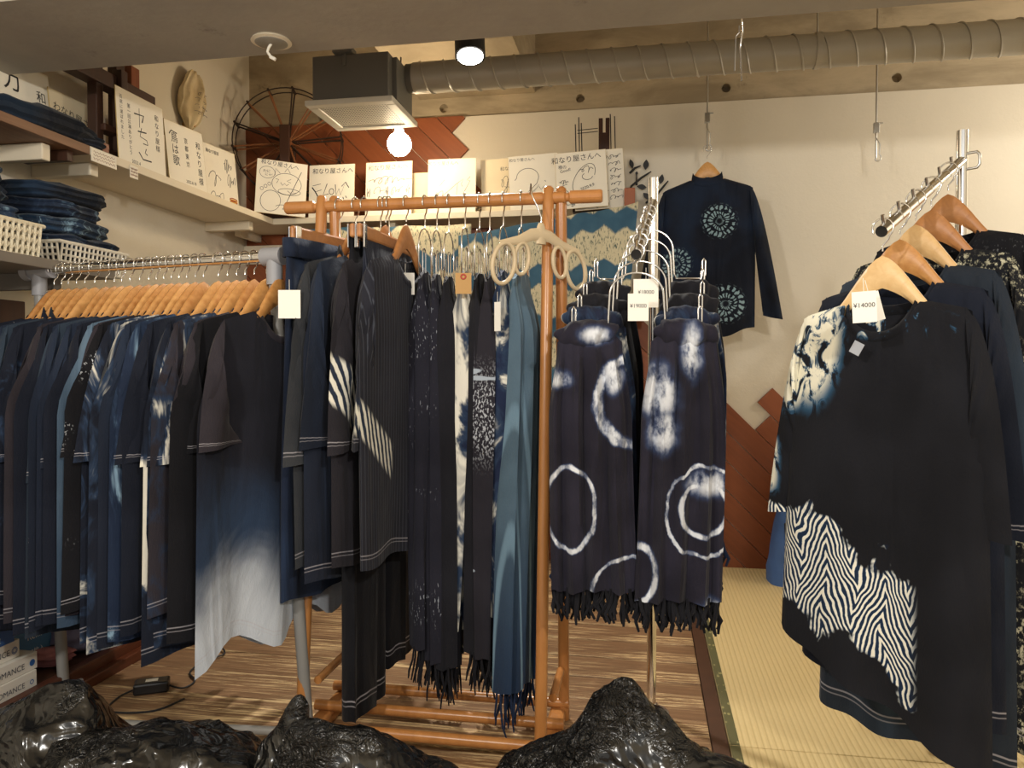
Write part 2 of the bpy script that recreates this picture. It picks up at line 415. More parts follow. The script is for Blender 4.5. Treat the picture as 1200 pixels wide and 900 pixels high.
# bare round fixture plate left of the fan
cp = at(318, 47, Z=ZS)
t = empty('ceiling_fixture_plate', cp, 0, 'old round ceiling fixture plate with a loose connector hanging', 'fixture')
obj('plaster_ring', MB().lathe([(.056, 0), (.060, -.006), (.048, -.009), (.048, 0)], 28), WHITEPAINT, t, smooth=True)
obj('round_plate', MB().lathe([(.048, 0), (.048, -.010), (.042, -.013), (.001, -.013)], 28), plain('dull_grey_plate', srgb(140, 134, 122), .5), t, smooth=True)
m = MB().tube([(0, 0, -.010), (-.009, 0, -.022), (-.011, -.004, -.036), (-.002, 0, -.050)], .0042, 8); obj('loose_cable', m, WPLASTIC, t, smooth=True)
obj('connector', MB().box((.004, 0, -.054), (.02, .010, .010), Matrix.Rotation(.5, 3, 'Y')), WPLASTIC, t, bevel=.002)

# hanging rods with hooks
def rod(px, ytop, ybox, yend, Y, label, off=0):
    p1 = at(px, ybox, Y=Y); p2 = at(px, yend, Y=Y)
    t = empty('hanging_hook_rod', (p1.x, Y, p2.z), 0, label, 'hook')
    H = p1.z - p2.z
    obj('rod', MB().tube([(0, 0, H * .1), (0, 0, ZC - p2.z)], .0042, 8), STEEL, t)
    m = MB().box((0, 0, H), (.024, .018, .045)); m.box((.012, 0, H + .02), (.03, .012, .005)); obj('adjuster_clip', m, STEEL, t, bevel=.002)
    c = [(0, 0, H * .95), (-.005, -.012, H * .7), (.012, -.014, H * .5)] + [(.004 + .013 * math.cos(a), -.014, .016 + .016 * math.sin(a)) for a in [PI * .35 - PI * 1.25 * i / 8 for i in range(9)]]
    obj('wire_hook', MB().tube(c, .0028, 7), STEEL, t, smooth=True)
    return p2
hk = rod(829, 86, 138, 178, 3.60, 'thin ceiling rod and hook carrying the long-sleeved shirt')
rod(1027, 72, 150, 190, 3.60, 'thin ceiling rod with an empty hook beside the bare wall')
p = at(866, 62, Y=2.30)
t = empty('wire_hanger_bundle', (p.x, p.y, at(866, 95, Y=2.30).z), 0, 'thin wire hook hanging in front of the spiral duct', 'hook')
hz = at(866, 30, Y=2.30).z - t.location.z
obj('hook_wire', MB().tube([(0, 0, hz), (0, 0, hz - .02), (-.009, 0, hz - .03), (-.012, .0, .03)], .0018, 7), STEEL, t)
obj('hook_wire', MB().tube([(0, -.05, hz), (.008, -.01, hz - .02), (.003, 0, .09), (.008, 0, .02), (.008, 0, 0)], .0026, 7), CHROME, t, smooth=True)

# ================================================================== cloth: materials
NAVY = srgb(21, 26, 39); INKBLUE = srgb(26, 31, 44); CHAR = srgb(46, 42, 48); MID = srgb(42, 58, 82); BLACK = srgb(17, 17, 22); PALE = srgb(214, 220, 222); WHITEDYE = srgb(226, 222, 208); FADE = srgb(92, 120, 148)

def fabric(name, base, pat=None, stitch=False, rough=.9, var=.22, vs=5.0, slub=True):
    n = NT(name); x, y, z = n.xyz()
    lo = [c * (1 - var) for c in base]; hi = [min(1, c * (1 + var) + .002) for c in base]
    c = n.mix(n.ss(n.noise(scale=vs, detail=3), .3, .7), lo, hi)
    if pat: c = pat(n, x, y, z, c)
    if stitch:
        u, v, _ = n.xyz(n.tc('UV'))
        f = n.mx(n.ss(n.math('ABSOLUTE', n.sub(v, .958)), .0024, .0010), n.mul(n.ss(n.math('ABSOLUTE', n.sub(v, .968)), .0020, .0008), .7))
        c = n.mix(n.mul(f, .5), c, srgb(190, 186, 192))
    wr = n.noise(n.scaled(n.tc(), (10, 10, 2.4)), 1, 2, .45, .8)
    n.bump(n.add(wr, n.mul(n.noise(n.scaled(n.tc(), (260, 260, 120)), 1, 2), .05)), .70, .026)
    m = n.fin(c, rough, 0, .2, .06); n.b.inputs['Sheen Roughness'].default_value = .5
    return m

def ell(n, x, z, cx, cz, rx, rz, soft=.35, wob=0.0, wn=None):
    """1 inside a soft ellipse"""
    a = n.mul(n.sub(x, cx), 1 / rx); b = n.mul(n.sub(z, cz), 1 / rz)
    d = n.math('SQRT', n.add(n.mul(a, a), n.mul(b, b)))
    if wob: d = n.add(d, n.mul(n.sub(wn, .5), wob))
    return n.ss(d, 1 + soft, 1 - soft)

def p_tiedye(amount=.5, scale=9, white=WHITEDYE, mid=MID, zr=None):
    def f(n, x, y, z, c):
        q = n.noise(n.scaled(n.tc(), (1, 1, .55)), scale, 4, .62, 1.6)
        if zr: q = n.mul(q, n.mx(n.mul(n.ss(z, zr[0], zr[0] + .12), n.ss(z, zr[1], zr[1] - .12)), .35))
        c = n.mix(n.ss(q, amount - .10, amount + .02), c, mid)
        return n.mix(n.ss(q, amount, amount + .13), c, white)
    return f
def p_speckle(thr=.63, scale=170, z0=None, z1=None, white=(.55, .58, .62), stretch=(1, 1, .6)):
    def f(n, x, y, z, c):
        q = n.ss(n.noise(n.scaled(n.tc(), stretch), scale, 2, .5), thr, thr + .04)
        q = n.mul(q, n.ss(n.noise(scale=9, detail=2), .46, .62))
        if z0 is not None: q = n.mul(q, n.mul(n.ss(z, z0, z0 + .1), n.ss(z, z1, z1 - .1)))
        return n.mix(q, c, white)
    return f
def p_fade(col, sc=3.0):
    def f(n, x, y, z, c): return n.mix(n.ss(n.noise(n.scaled(n.tc(), (1.5, 1.5, .35)), sc, 3, .5, .6), .42, .72), c, col)
    return f
def p_dip(z0, z1, white=PALE, mid=MID):
    def f(n, x, y, z, c):
        zz = n.add(z, n.mul(n.sub(n.noise(n.scaled(n.tc(), (1, 1, .4)), 7, 4, .6, .8), .5), .34))
        c = n.mix(n.ss(zz, z0, (z0 + z1) / 2), c, mid)
        return n.mix(n.ss(zz, (z0 + z1) / 2 + .03, z1), c, white)
    return f
def p_stripe(per=.014, col=srgb(70, 74, 84), axis='x'):
    def f(n, x, y, z, c):
        s = n.math('SINE', n.mul({'x': x, 'z': z}[axis], 2 * PI / per)); return n.mix(n.mul(n.ss(s, .75, .98), .8), c, col)
    return f
def p_band(z0, z1, x0, x1, tilt=0.0):
    """shibori patch of close white bars"""
    def f(n, x, y, z, c):
        zz = n.add(z, n.mul(x, tilt)); w = n.noise(scale=30, detail=3)
        m = n.mul(n.ss(zz, z0, z0 + .02), n.ss(zz, z1, z1 - .02)); m = n.mul(m, n.mul(n.ss(x, x0, x0 + .02), n.ss(x, x1, x1 - .02)))
        s = n.math('SINE', n.add(n.mul(n.add(n.mul(x, 1.0), n.mul(z, .25)), 2 * PI / .019), n.mul(w, 3.0)))
        c = n.mix(n.mul(m, .5), c, MID); return n.mix(n.mul(m, n.ss(s, -.3, .4)), c, WHITEDYE)
    return f
def p_burst(cs, wcol=srgb(150, 178, 188)):
    def f(n, x, y, z, c):
        for (cx, cz, R) in cs:
            a = n.sub(x, cx); b = n.sub(z, cz); d = n.math('SQRT', n.add(n.mul(a, a), n.mul(b, b))); an = n.math('ARCTAN2', a, b)
            w = n.noise(scale=38, detail=3)
            ray = n.math('SINE', n.add(n.mul(an, 19), n.mul(w, 11))); ring = n.math('SINE', n.add(n.mul(d, 2 * PI / (R * .30)), n.mul(w, 10)))
            m = n.mul(n.mul(n.ss(ray, -.5, .3), n.ss(ring, -.75, 0)), n.mul(n.ss(n.add(d, n.mul(n.sub(w, .5), R * .3)), R, R * .85), n.ss(d, R * .10, R * .2)))
            c = n.mix(n.mul(m, .8), c, wcol)
        return c
    return f

FAB = {}
def fab(key, *a, **k):
    if key not in FAB: FAB[key] = fabric('cloth_' + key, *a, **k)
    return FAB[key]
fab('navy', NAVY, stitch=True); fab('char', CHAR, stitch=True); fab('black', BLACK, stitch=True); fab('ink', INKBLUE, p_fade(srgb(36, 46, 64)), stitch=True)
fab('slate', srgb(33, 40, 50), p_fade(srgb(50, 63, 78)), stitch=True); fab('steel', srgb(56, 74, 94), p_fade(srgb(96, 118, 138)), stitch=True)
fab('speck', NAVY, p_speckle(), stitch=True); fab('char_speck', BLACK, p_speckle(.60, 190, -.62, -.02), stitch=True)
fab('tie', NAVY, p_tiedye(.57, 9), stitch=True); fab('tie_big', NAVY, p_tiedye(.53, 6), stitch=True); fab('tie_dark', NAVY, p_tiedye(.66, 11), stitch=True)
fab('tie_blue', srgb(28, 40, 62), p_tiedye(.58, 8, white=srgb(140, 170, 192)), stitch=True)
fab('dip', srgb(26, 27, 36), p_dip(-.36, -.82, white=srgb(196, 202, 210)), stitch=True)
fab('tie_low', NAVY, p_tiedye(.26, 10, zr=(-.74, -.30)), stitch=True)
fab('sleeve_spot', CHAR, p_tiedye(.25, 14, zr=(-.32, -.16)), stitch=True)
fab('pin', srgb(36, 37, 46), lambda n, x, y, z, c: p_band(-.70, -.59, -.46, -.12, .75)(n, x, y, z, p_stripe()(n, x, y, z, c)), stitch=True); fab('pinskirt', srgb(30, 33, 46), p_stripe(.009))
fab('shibori', srgb(38, 36, 42), p_band(-.63, -.48, -.46, .0, .75), stitch=True)

# ================================================================== cloth: shapes
def shirt(root, mat, hs=.20, hb=.255, L=.70, slope=.26, neck=.085, dip=.075, th=.030, sl=.24, sw=.115, seed=0, spread=.07, hem=0.0, fold=.010, nx=26, nz=22, collar=True, tilt=0.0, lower=0.0, sleeve_mat=None, neck_mat=None, stand=False, wav=1.0, ripple=.006, rfreq=9.0):
    """shirt in hanger axes: x along the shoulders, front = -y, z = 0 at the collar"""
    r = rnd(seed * 7 + 1)
    ks = [(r.uniform(9, 14), r.uniform(0, 6), r.uniform(-2, 2)), (r.uniform(18, 26), r.uniform(0, 6), r.uniform(-3, 3)), (r.uniform(30, 44), r.uniform(0, 6), r.uniform(-3, 3))]
    def fo(x, t): return fold * wav * (t ** .8) * (math.sin(ks[0][0] * x + ks[0][1] + ks[0][2] * t) + .6 * math.sin(ks[1][0] * x + ks[1][1] + ks[1][2] * t) + .35 * math.sin(ks[2][0] * x + ks[2][1] + ks[2][2] * t))
    def W(t): return hs + (hb - hs) * sm(t / .3) + lower * t
    def ztop(x, front):
        a = abs(x)
        if a < neck: return -(dip if front else .018) * math.sqrt(max(0, 1 - (a / neck) ** 2))
        return -slope * (a - neck) - .25 * max(0, a - hs * .9) 
    mb = MB()
    for front in (True, False):
        rows = []; uvr = []
        for j in range(nz + 1):
            t = j / nz; tt = t ** 1.15; row = []; ur = []
            for i in range(nx + 1):
                s_ = -1 + 2 * i / nx; x = s_ * W(tt); zt = ztop(s_ * hs * 1.0 if t < 1e-6 else s_ * W(0) , front)
                zh = -L + hem * math.cos(s_ * PI * .5) * -1 + tilt * s_ + ripple * math.sin(rfreq * s_ + seed)
                z = zt + (zh - zt) * tt
                prof = max(0, 1 - abs(s_) ** 3.0) ** .5
                yb = th * prof * (.62 + .38 * sm(t * 3.2)) if abs(s_ * hs) > neck else th * prof * (.75 + .25 * sm(t * 3))
                if t < 1e-6 and abs(s_ * hs) >= neck: yb = 0.0
                y = (-yb if front else yb) + fo(x, tt) * (1 - .3 * abs(s_))
                row.append((x, y, z)); ur.append((i / nx, t))
            rows.append(row); uvr.append(ur)
        mb.grid(rows, uvr)
    body = obj('body', mb, mat, root, smooth=True, weld=.0004)
    for sd in (-1, 1):
        mb = MB(); n1, n2 = 14 if sl < .35 else 20, 9
        S0 = Vector((sd * hs * .93, 0, ztop(hs * .93, True) + .002)); A0 = Vector((sd * (W(.25) - .012), 0, -.235))
        dirn = Vector((sd * spread * (1 + r.uniform(-.3, .3)), 0, -1)).normalized()
        C1 = S0 + Vector((sd * .05, 0, -.015)) + dirn * sl; C2 = A0 + (C1 - A0) * .0
        C2 = C1 - Vector((sd * sw, 0, -.004 - .10 * spread)) * 1.0
        mid1 = S0 + Vector((sd * .052, 0, -.035))
        sy = r.uniform(-.012, .012)
        for front in (True, False):
            rows = []; uvr = []
            for j in range(n1 + 1):
                a = j / n1; row = []; ur = []
                o_ = (S0 * (1 - a) ** 2 + mid1 * 2 * a * (1 - a) + C1 * a * a); i_ = A0 * (1 - a) + C2 * a
                for i in range(n2 + 1):
                    b = i / n2; p = o_ * (1 - b) + i_ * b
                    bul = .026 * math.sin(PI * b) ** .7 * (.6 + .4 * math.sin(PI * min(1, a * 1.2 + .1)))
                    yy = (-bul if front else bul) + .009 * a * math.sin(7 * b + ks[1][1] + 4 * a) + sy * a + fold * .5 * math.sin(20 * a * sl / .25 + ks[2][1]) * b * (1 - b) * 2
                    row.append((p.x, p.y + yy, p.z)); ur.append((b, a * .995))
                rows.append(row); uvr.append(ur)
            mb.grid(rows, uvr)
        obj('sleeve', mb, sleeve_mat or mat, root, smooth=True, weld=.0004)
    if collar:
        hgt = .030 if stand else .010
        pts = []
        N = 28
        mb = MB(); rows = [[], [], []]
        for i in range(N):
            a = 2 * PI * i / N; x = neck * math.cos(a); fr = math.sin(a) < 0
            s_ = x / hs; prof = max(0, 1 - abs(s_) ** 3) ** .5
            z = ztop(x * .999, fr); y = (-1 if fr else 1) * th * prof * .75 * min(1, abs(math.sin(a)) * 1.8)
            rows[0].append((x * 1.03, y * 1.08 - 0.0, z - .010)); rows[1].append((x, y, z + .004)); rows[2].append((x * .93, y * .9, z + hgt))
        mb.grid(rows, None, wrap=True)
        o = obj('neckband', mb, neck_mat or mat, root, smooth=True)
        so_ = o.modifiers.new('thick', 'SOLIDIFY'); so_.thickness = .003
    return body

def drape(root, name, mat, wt, wb_, L, dep, seed=0, nfold=5, famp=.012, nz=26, nc=44, gather=.0, swing=(0, 0), hemrag=.004, dome=.0):
    """cloth doubled over a bar: closed loop with folds; x across, y through, z = 0 at the bar"""
    r = rnd(seed * 13 + 5); ph = r.uniform(0, 6); ph2 = r.uniform(0, 6)
    mb = MB(); rows = []; uvr = []
    for j in range(nz + 1):
        t = j / nz; z = .0 - L * t
        w_ = lerp(wt, wb_, sm(t * 1.25) if gather == 0 else sm(t / .35) * .75 + .25 * t); row = []; ur = []
        dd = dep * (.2 + .8 * sm(t * 7)) * (1 - .2 * t)
        for i in range(nc):
            a = 2 * PI * i / nc; cx = math.cos(a); sx = math.sin(a)
            x = w_ / 2 * (abs(cx) ** .75) * (1 if cx > 0 else -1)
            fz = famp * sm(t * 4 + .15) * (math.sin(nfold * 2 * x / max(w_, .01) * PI + ph + 1.2 * t) + .5 * math.sin(nfold * 3.7 * x / max(w_, .01) * PI + ph2 - 2 * t))
            y = dd / 2 * (abs(sx) ** .6) * (1 if sx > 0 else -1) + fz
            dzz = hemrag * math.sin(5 * a + ph) * t if t > .9 else 0
            row.append((x + swing[0] * t * t, y + swing[1] * t * t, z + dzz - dome * (2 * x / w_) ** 2 * max(0, 1 - t * 3) + (.006 * (1 - abs(cx)) if j == 0 else 0))); ur.append((i / nc, t))
        rows.append(row); uvr.append(ur)
    mb.grid(rows, uvr, wrap=True)
    mb.f.append(tuple(range(nc)))
    return obj(name, mb, mat, root, smooth=True)

def lump(root, mat, dims, loc, seed):
    """cloth bunched over a hanger wire"""
    mb = MB(); rows = []; nu, nv = 44, 20; off = Vector((seed * 1.3, seed * .7, 3.1))
    for j in range(nv + 1):
        ph = -PI / 2 + PI * j / nv; row = []
        for i in range(nu):
            th = 2 * PI * i / nu; d_ = Vector((math.cos(ph) * math.cos(th), math.cos(ph) * math.sin(th), math.sin(ph)))
            p = Vector((d_.x * dims[0] / 2, d_.y * dims[1] / 2, d_.z * dims[2] / 2))
            fd = math.sin(p.x * 2 * PI / .036 + 2.0 * math.sin(p.z * 40 + seed) + seed) * .0055 * math.cos(ph)
            p += d_ * fd + mnoise.noise_vector(p * 16 + off) * .012 * math.cos(ph)
            row.append(p + Vector(loc))
        rows.append(row)
    mb.grid(rows, None, wrap=True); mb.f.append(tuple(range(nu))); mb.f.append(tuple(reversed(range(nv * nu, nv * nu + nu))))
    return obj('gathered_top', mb, mat, root, smooth=True)
def spline(pts, k=6):
    P = [Vector(p) for p in pts]; P = [P[0]] + P + [P[-1]]; out = []
    for i in range(1, len(P) - 2):
        for j in range(k):
            t = j / k; a, b_, c_, d_ = P[i - 1], P[i], P[i + 1], P[i + 2]
            out.append(.5 * ((2 * b_) + (c_ - a) * t + (2 * a - 5 * b_ + 4 * c_ - d_) * t * t + (3 * b_ - a - 3 * c_ + d_) * t ** 3))
    return out + [P[-2]]

def fringe(root, mat, wb_, dep, z0, ln, n=34, seed=0, swing=(0, 0), rad=.0022):
    r = rnd(seed + 77); mb = MB()
    for i in range(n):
        x = (i + .5) / n * wb_ - wb_ / 2 + swing[0]; y = r.uniform(-.5, .5) * dep + swing[1]; l = ln * r.uniform(.6, 1.15); k = r.uniform(-.018, .018); q = r.uniform(-.016, .016)
        pts = [(x, y, z0 + .008), (x + k * .4, y + q * .3, z0 - l * .35), (x + k * 1.2, y + q, z0 - l * .7), (x + k * .6, y + q * 1.4, z0 - l)]
        mb.tube(pts, [rad, rad * 1.3, rad * 1.25, rad * .85], 5)
    o = obj('fringe', mb, mat, root, smooth=True); o['kind'] = 'stuff'; return o

# ---- hangers (origin on the rail axis; x along the shoulders)
def hook_pts(rr_=.020, stem=.03, rail=0.0):
    arc = [(rr_ * math.cos(a), 0, rr_ * math.sin(a) + .0) for a in [PI * 1.15 - PI * 1.42 * i / 14 for i in range(15)]]
    return arc + [(rr_ * .55, 0, -rr_ * 1.1), (.0, 0, -rr_ * 1.7), (0, 0, -rr_ * 1.7 - stem)]
def hanger_bar(hw=.21, drop=.085, h0=.066, h1=.033, th=.013, zc=-.085, n=24):
    mb = MB(); rows = []
    for i in range(n + 1):
        s_ = -1 + 2 * i / n; a = abs(s_); x = s_ * hw
        zt = -.058 - .095 * sm(abs(x) / .125) - .045 * a
        h = lerp(h0, h1, sm(a * 1.8)); t2 = th * (1 - .35 * sm((a - .3) * 3)); yb = 0.0
        row = []
        for k in range(10):
            b = 2 * PI * k / 10; row.append((x, yb + t2 * .62 * math.cos(b), zt - h / 2 + h * .54 * math.sin(b)))
        rows.append(row)
    mb.grid(rows, None, wrap=True); nn = 10
    mb.f.append(tuple(range(nn))); mb.f.append(tuple(reversed(range(n * nn, n * nn + nn))))
    return mb
def make_hanger(mat, label, group, rr_=.019, hw=.21):
    t = empty('wooden_hanger'); tag(t, label, 'hanger', group)
    obj('shoulder_bar', hanger_bar(hw), mat, t, smooth=True)
    obj('hook', MB().tube(hook_pts(rr_, .012), .0018, 7), CHROME, t, smooth=True)
    return t
def place(o, loc, rz, tiltx=0): o.location = loc; o.rotation_euler = (tiltx, 0, rz); return o

def price_tag(loc, rz, text, label, w_=.045, h_=.062, sz=.011, mat=None, group=None, roll=0.0, size_cat='price tag'):
    t = empty('price_tag', loc, rz, label, size_cat, group); t.rotation_euler = (0, roll, rz)
    obj('tag_card', MB().box((0, 0, -h_ / 2 - .004), (w_, .0012, h_)), mat or TAG, t)
    if text: text_part('printed_price', text, sz, t, (0, -.0012, -h_ * .58), INK)
    obj('tag_string', MB().tube([(0, 0, -.012), (0, 0, .022)], .0006, 5), TAG, t)
    return t
_tc = {}
def text_mesh(s, size):
    if (s, size) in _tc: return _tc[(s, size)]
    c = bpy.data.curves.new('lettering', 'FONT'); c.body = s; c.size = size; c.align_x = 'CENTER'; c.resolution_u = 3
    o = bpy.data.objects.new('lettering', c); COL.objects.link(o)
    dg = bpy.context.evaluated_depsgraph_get(); me = bpy.data.meshes.new_from_object(o.evaluated_get(dg))
    bpy.data.objects.remove(o); bpy.data.curves.remove(c); me.materials.clear(); _tc[(s, size)] = me; return me
def text_part(name, s, size, parent, loc, mat, rot=0.0, shear=0.0):
    me = text_mesh(s, size).copy(); me.materials.append(mat)
    o = bpy.data.objects.new(name, me); COL.objects.link(o); o.parent = parent; o.location = loc
    o.rotation_euler = (PI / 2, rot, 0)
    return o

# ================================================================== pipe rack on the left
ZR = 1.292
RA = plan(-1.395, 2.30, ZR); RB = plan(-.578, 1.995, ZR)
rd = (RB - RA).normalized(); rang = math.atan2(rd.y, rd.x)
t = empty('pipe_clothes_rack', (RA.x, RA.y, 0), 0, 'chrome railed pipe clothes rack with grey joints, full of indigo shirts', 'clothes rack')
def rel(p): return Vector(p) - Vector((RA.x, RA.y, 0))
obj('chrome_rail', MB().tube([rel(RA - rd * .02), rel(RB - rd * .06)], .0145, 20), CHROME, t, smooth=True)
LB = at(75, 812, Z=0.012); RBt = at(361, 862, Z=.012)
for P, B, sgn in ((RA, LB, -1), (RB - rd * .075, RBt, 1)):
    J = P + rd * ((.045 if sgn < 0 else .022) * sgn)
    j = obj('pipe_joint', MB().tube([rel(P - rd * .012 * sgn), rel(P + rd * (.085 if sgn < 0 else .05) * sgn)], .024, 22), GREYPL, t, smooth=True)
    if sgn < 0: obj('joint_collar', MB().tube([rel(P + rd * .070 * sgn), rel(P + rd * .098 * sgn)], .029, 22), GREYPL, j, smooth=True)
    obj('joint_socket', MB().tube([rel(J + Vector((0, 0, .005))), rel(J + Vector((0, 0, -.075)))], .021, 18), GREYPL, j, smooth=True)
    obj('upright_pipe', MB().tube([rel(J + Vector((0, 0, -.06))), rel((B.x, B.y, .02))], .016, 18), GREYPIPE, t, smooth=True)
    a = Vector((rd.y, -rd.x, 0))
    obj('foot_bar', MB().tube([rel(Vector((B.x, B.y, .018)) + a * .30), rel(Vector((B.x, B.y, .018)) - a * .06)], .016, 14), GREYPIPE, t, smooth=True)
fa = Vector((rd.y, -rd.x, 0)) * .10
obj('lower_bar', MB().tube([rel(Vector((LB.x, LB.y, .03)) + fa * 2.2), rel(Vector((RBt.x, RBt.y, .03)) + fa * .2)], .012, 14), GREYPIPE, t, smooth=True)

HG = make_hanger(HANGWOOD, 'light wooden hanger hooked on the chrome rail of the pipe rack', 'wooden hangers on the pipe rack', .019, .185)
hooks = [62, 72, 81, 92, 103, 116, 130, 141, 150, 160, 172, 183, 192, 201, 210, 219, 228, 238, 247, 264, 274, 284, 293, 303, 316, 330]
pile = [  # material, length, sleeve length, label
 ('navy', .92, .36, 'a'), ('speck', .95, .60, 'dark navy long-sleeved shirt with pale speckles at the far end of the pipe rack'), ('ink', .93, .60, 'b'),
 ('slate', .95, .62, 'faded slate blue long shirt hanging on the pipe rack among navy ones'), ('navy', .94, .38, 'a'),
 ('tie_dark', .88, .36, 'navy shirt with a few small white dye marks on the pipe rack'), ('char', .86, .36, 'c'), ('navy', .9, .40, 'a'),
 ('ink', .92, .58, 'b'), ('slate', .93, .40, 'slate blue short-sleeved shirt on the pipe rack, between two ink blue ones'), ('ink', .9, .36, 'b'), ('navy', .88, .36, 'a'),
 ('steel', .86, .34, 'light steel blue shirt showing between dark shirts on the pipe rack'), ('char', .84, .33, 'c'),
 ('char_speck', .82, .33, 'black shirt with dense white speckle on the pipe rack'), ('tie', .9, .34, 'navy shirt with streaky white tie-dye on the pipe rack beside the speckled black one'),
 ('tie_big', .93, .34, 'shirt with large white tie-dye patches down to the hem on the pipe rack'), ('ink', .9, .34, 'b'),
 ('tie_blue', .92, .34, 'pale blue mottled tie-dye shirt on the pipe rack'), ('navy', .88, .34, 'a'),
 ('tie_low', .93, .34, 'navy shirt with white tie-dye on its lower half on the pipe rack'), ('sleeve_spot', .80, .33, 'charcoal short-sleeved shirt with a white dyed spot on its sleeve'),
 ('tie', .90, .34, 'navy shirt with streaky white tie-dye near the uncrowded end of the pipe rack'), ('char', .82, .31, 'c'),
 ('black', .84, .31, 'black short-sleeved shirt hanging just behind the dip-dyed one'),
 ('dip', .90, .30, 'long dip-dyed shirt fading from black to white, with a white price card')]
same = {'a': ('plain dark navy shirt packed among others on the pipe rack', 'plain navy shirts on the pipe rack'), 'b': ('ink blue shirt with faint fading packed on the pipe rack', 'ink blue shirts on the pipe rack'), 'c': ('plain charcoal short-sleeved shirt packed on the pipe rack', 'charcoal shirts on the pipe rack')}
short = {1: 'pale speckled navy shirt on the pipe rack', 3: 'faded slate blue long shirt', 5: 'navy shirt with a few small white dye marks', 9: 'slate blue short-sleeved shirt', 12: 'light steel blue shirt', 14: 'black shirt with dense white speckle', 15: 'streaky tie-dyed shirt beside the speckled black one', 16: 'shirt with large white tie-dye patches', 18: 'pale blue mottled tie-dye shirt', 20: 'navy shirt tie-dyed on its lower half', 21: 'charcoal shirt with a white spot on its sleeve', 22: 'streaky tie-dyed shirt near the free end', 24: 'black shirt behind the dip-dyed one', 25: 'long dip-dyed shirt'}
own = {0: 'plain navy shirt beside the grey end joint', 4: 'plain navy shirt between faded slate and white-marked shirts', 7: 'plain navy shirt between charcoal and ink blue shirts', 11: 'plain navy shirt beside the light steel blue one', 19: 'plain navy shirt beside the pale blue mottled one', 2: 'ink blue shirt between speckled navy and faded slate shirts', 8: 'ink blue shirt between plain navy and slate blue shirts', 10: 'ink blue shirt between slate blue and plain navy shirts', 17: 'ink blue shirt beside the large-patch tie-dyed one', 6: 'charcoal shirt beside the navy one with white marks', 13: 'charcoal shirt between steel blue and speckled black shirts', 23: 'charcoal shirt just before the black one at the rack end'}
rr = rnd(5)
lx0, lx1 = 60, 338
for i, (px, (mk, L_, sl, lab)) in enumerate(zip(hooks, pile)):
    f = (px - lx0) / (lx1 - lx0); P = RA.lerp(RB, .012 + f * .975)
    rz = rang + PI / 2 - .10 + rr.uniform(-.09, .09)
    h = HG if i == 0 else copy_tree(HG); place(h, P, rz)
    tag(h, 'light wooden hanger carrying the ' + (short.get(i) or own[i]), 'hanger', 'wooden hangers on the pipe rack')
    lb, gr = (own[i] + ' on the pipe rack', same[lab][1]) if lab in same else (lab, None)
    s_ = empty('shirt', P + Vector((0, 0, -.148)), rz, lb, 'shirt', gr)
    last = mk == 'dip'
    kw = dict(hem=.0, tilt=rr.uniform(-.02, .02), spread=rr.uniform(.06, .16))
    shirt(s_, FAB[mk], hs=.215, hb=.285 + rr.uniform(-.01, .015), L=L_ * rr.uniform(.89, .93), th=.020, sl=sl, sw=.15 if sl < .45 else .10, seed=i, fold=.0085, nx=22, nz=20, stand=(i in (2, 3)), lower=-.01 if last else .02, neck_mat=FAB['char'] if mk in ('dip',) else None, wav=3.2 if last else 1.0, sleeve_mat=FAB['char'] if last else None, ripple=.032 if last else .006, rfreq=7.5 if last else 9.0, **kw)
price_tag(at(339, 338, Y=1.76), rang + .35, None, 'blank white price card on the dip-dyed shirt at the end of the pipe rack', .055, .07)

# ================================================================== varnished wooden rack in the middle
ZW = 1.452; YW = 2.03
xl, xr = at(335, 246, Y=YW).x, at(706, 230, Y=YW).x
pl, pr = at(385, 300, Y=YW).x, at(650, 300, Y=YW).x
t = empty('wooden_clothes_rack', (pl, YW, 0), 0, 'varnished wooden clothes rack with paired round posts and lower rails', 'clothes rack')
O = Vector((pl, YW, 0)); rl = lambda x, y, z: Vector((x, y, z)) - O
R0 = .0155
prof = [(xl, .0145), (xl + .004, R0 + .002), (xl + .085, R0 + .002), (xl + .090, R0 - .004), (xl + .096, R0 - .004), (xl + .101, R0 + .001), (xr - .10, R0 + .001), (xr - .096, R0 - .004), (xr - .09, R0 - .004), (xr - .085, R0 + .002), (xr - .004, R0 + .002), (xr, .0145)]
obj('hanging_rail', MB().tube([rl(x, YW, ZW) for x, _ in prof], [r_ for _, r_ in prof], 20), RACKWOOD, t, smooth=False)
for X, dx in ((pl, .016), (pr, .016)):
    for sg, yb in ((-1, 1.87), (1, 2.13)):
        a = rl(X + sg * dx, YW + sg * .006, ZW + .024); b = rl(X + sg * dx, yb, 0)
        obj('post', MB().tube([a + Vector((0, 0, .006)), a, a.lerp(b, .03), b], [.008, .014, .0155, .0155], 18), RACKWOOD, t, smooth=True)
    obj('foot', MB().mm(rl(X - .022, 1.80, 0), rl(X + .022, 2.20, .035)), RACKWOOD, t, bevel=.008)
    obj('rung', MB().tube([rl(X + .01, 1.92, .15), rl(X + .01, 2.10, .15)], .011, 14), RACKWOOD, t, smooth=True)
for y in (1.865, 1.995, 2.125):
    obj('lower_rail', MB().tube([rl(pl - .03, y, .048), rl(pr + .03, y, .048)], .0145, 18), RACKWOOD, t, smooth=True)

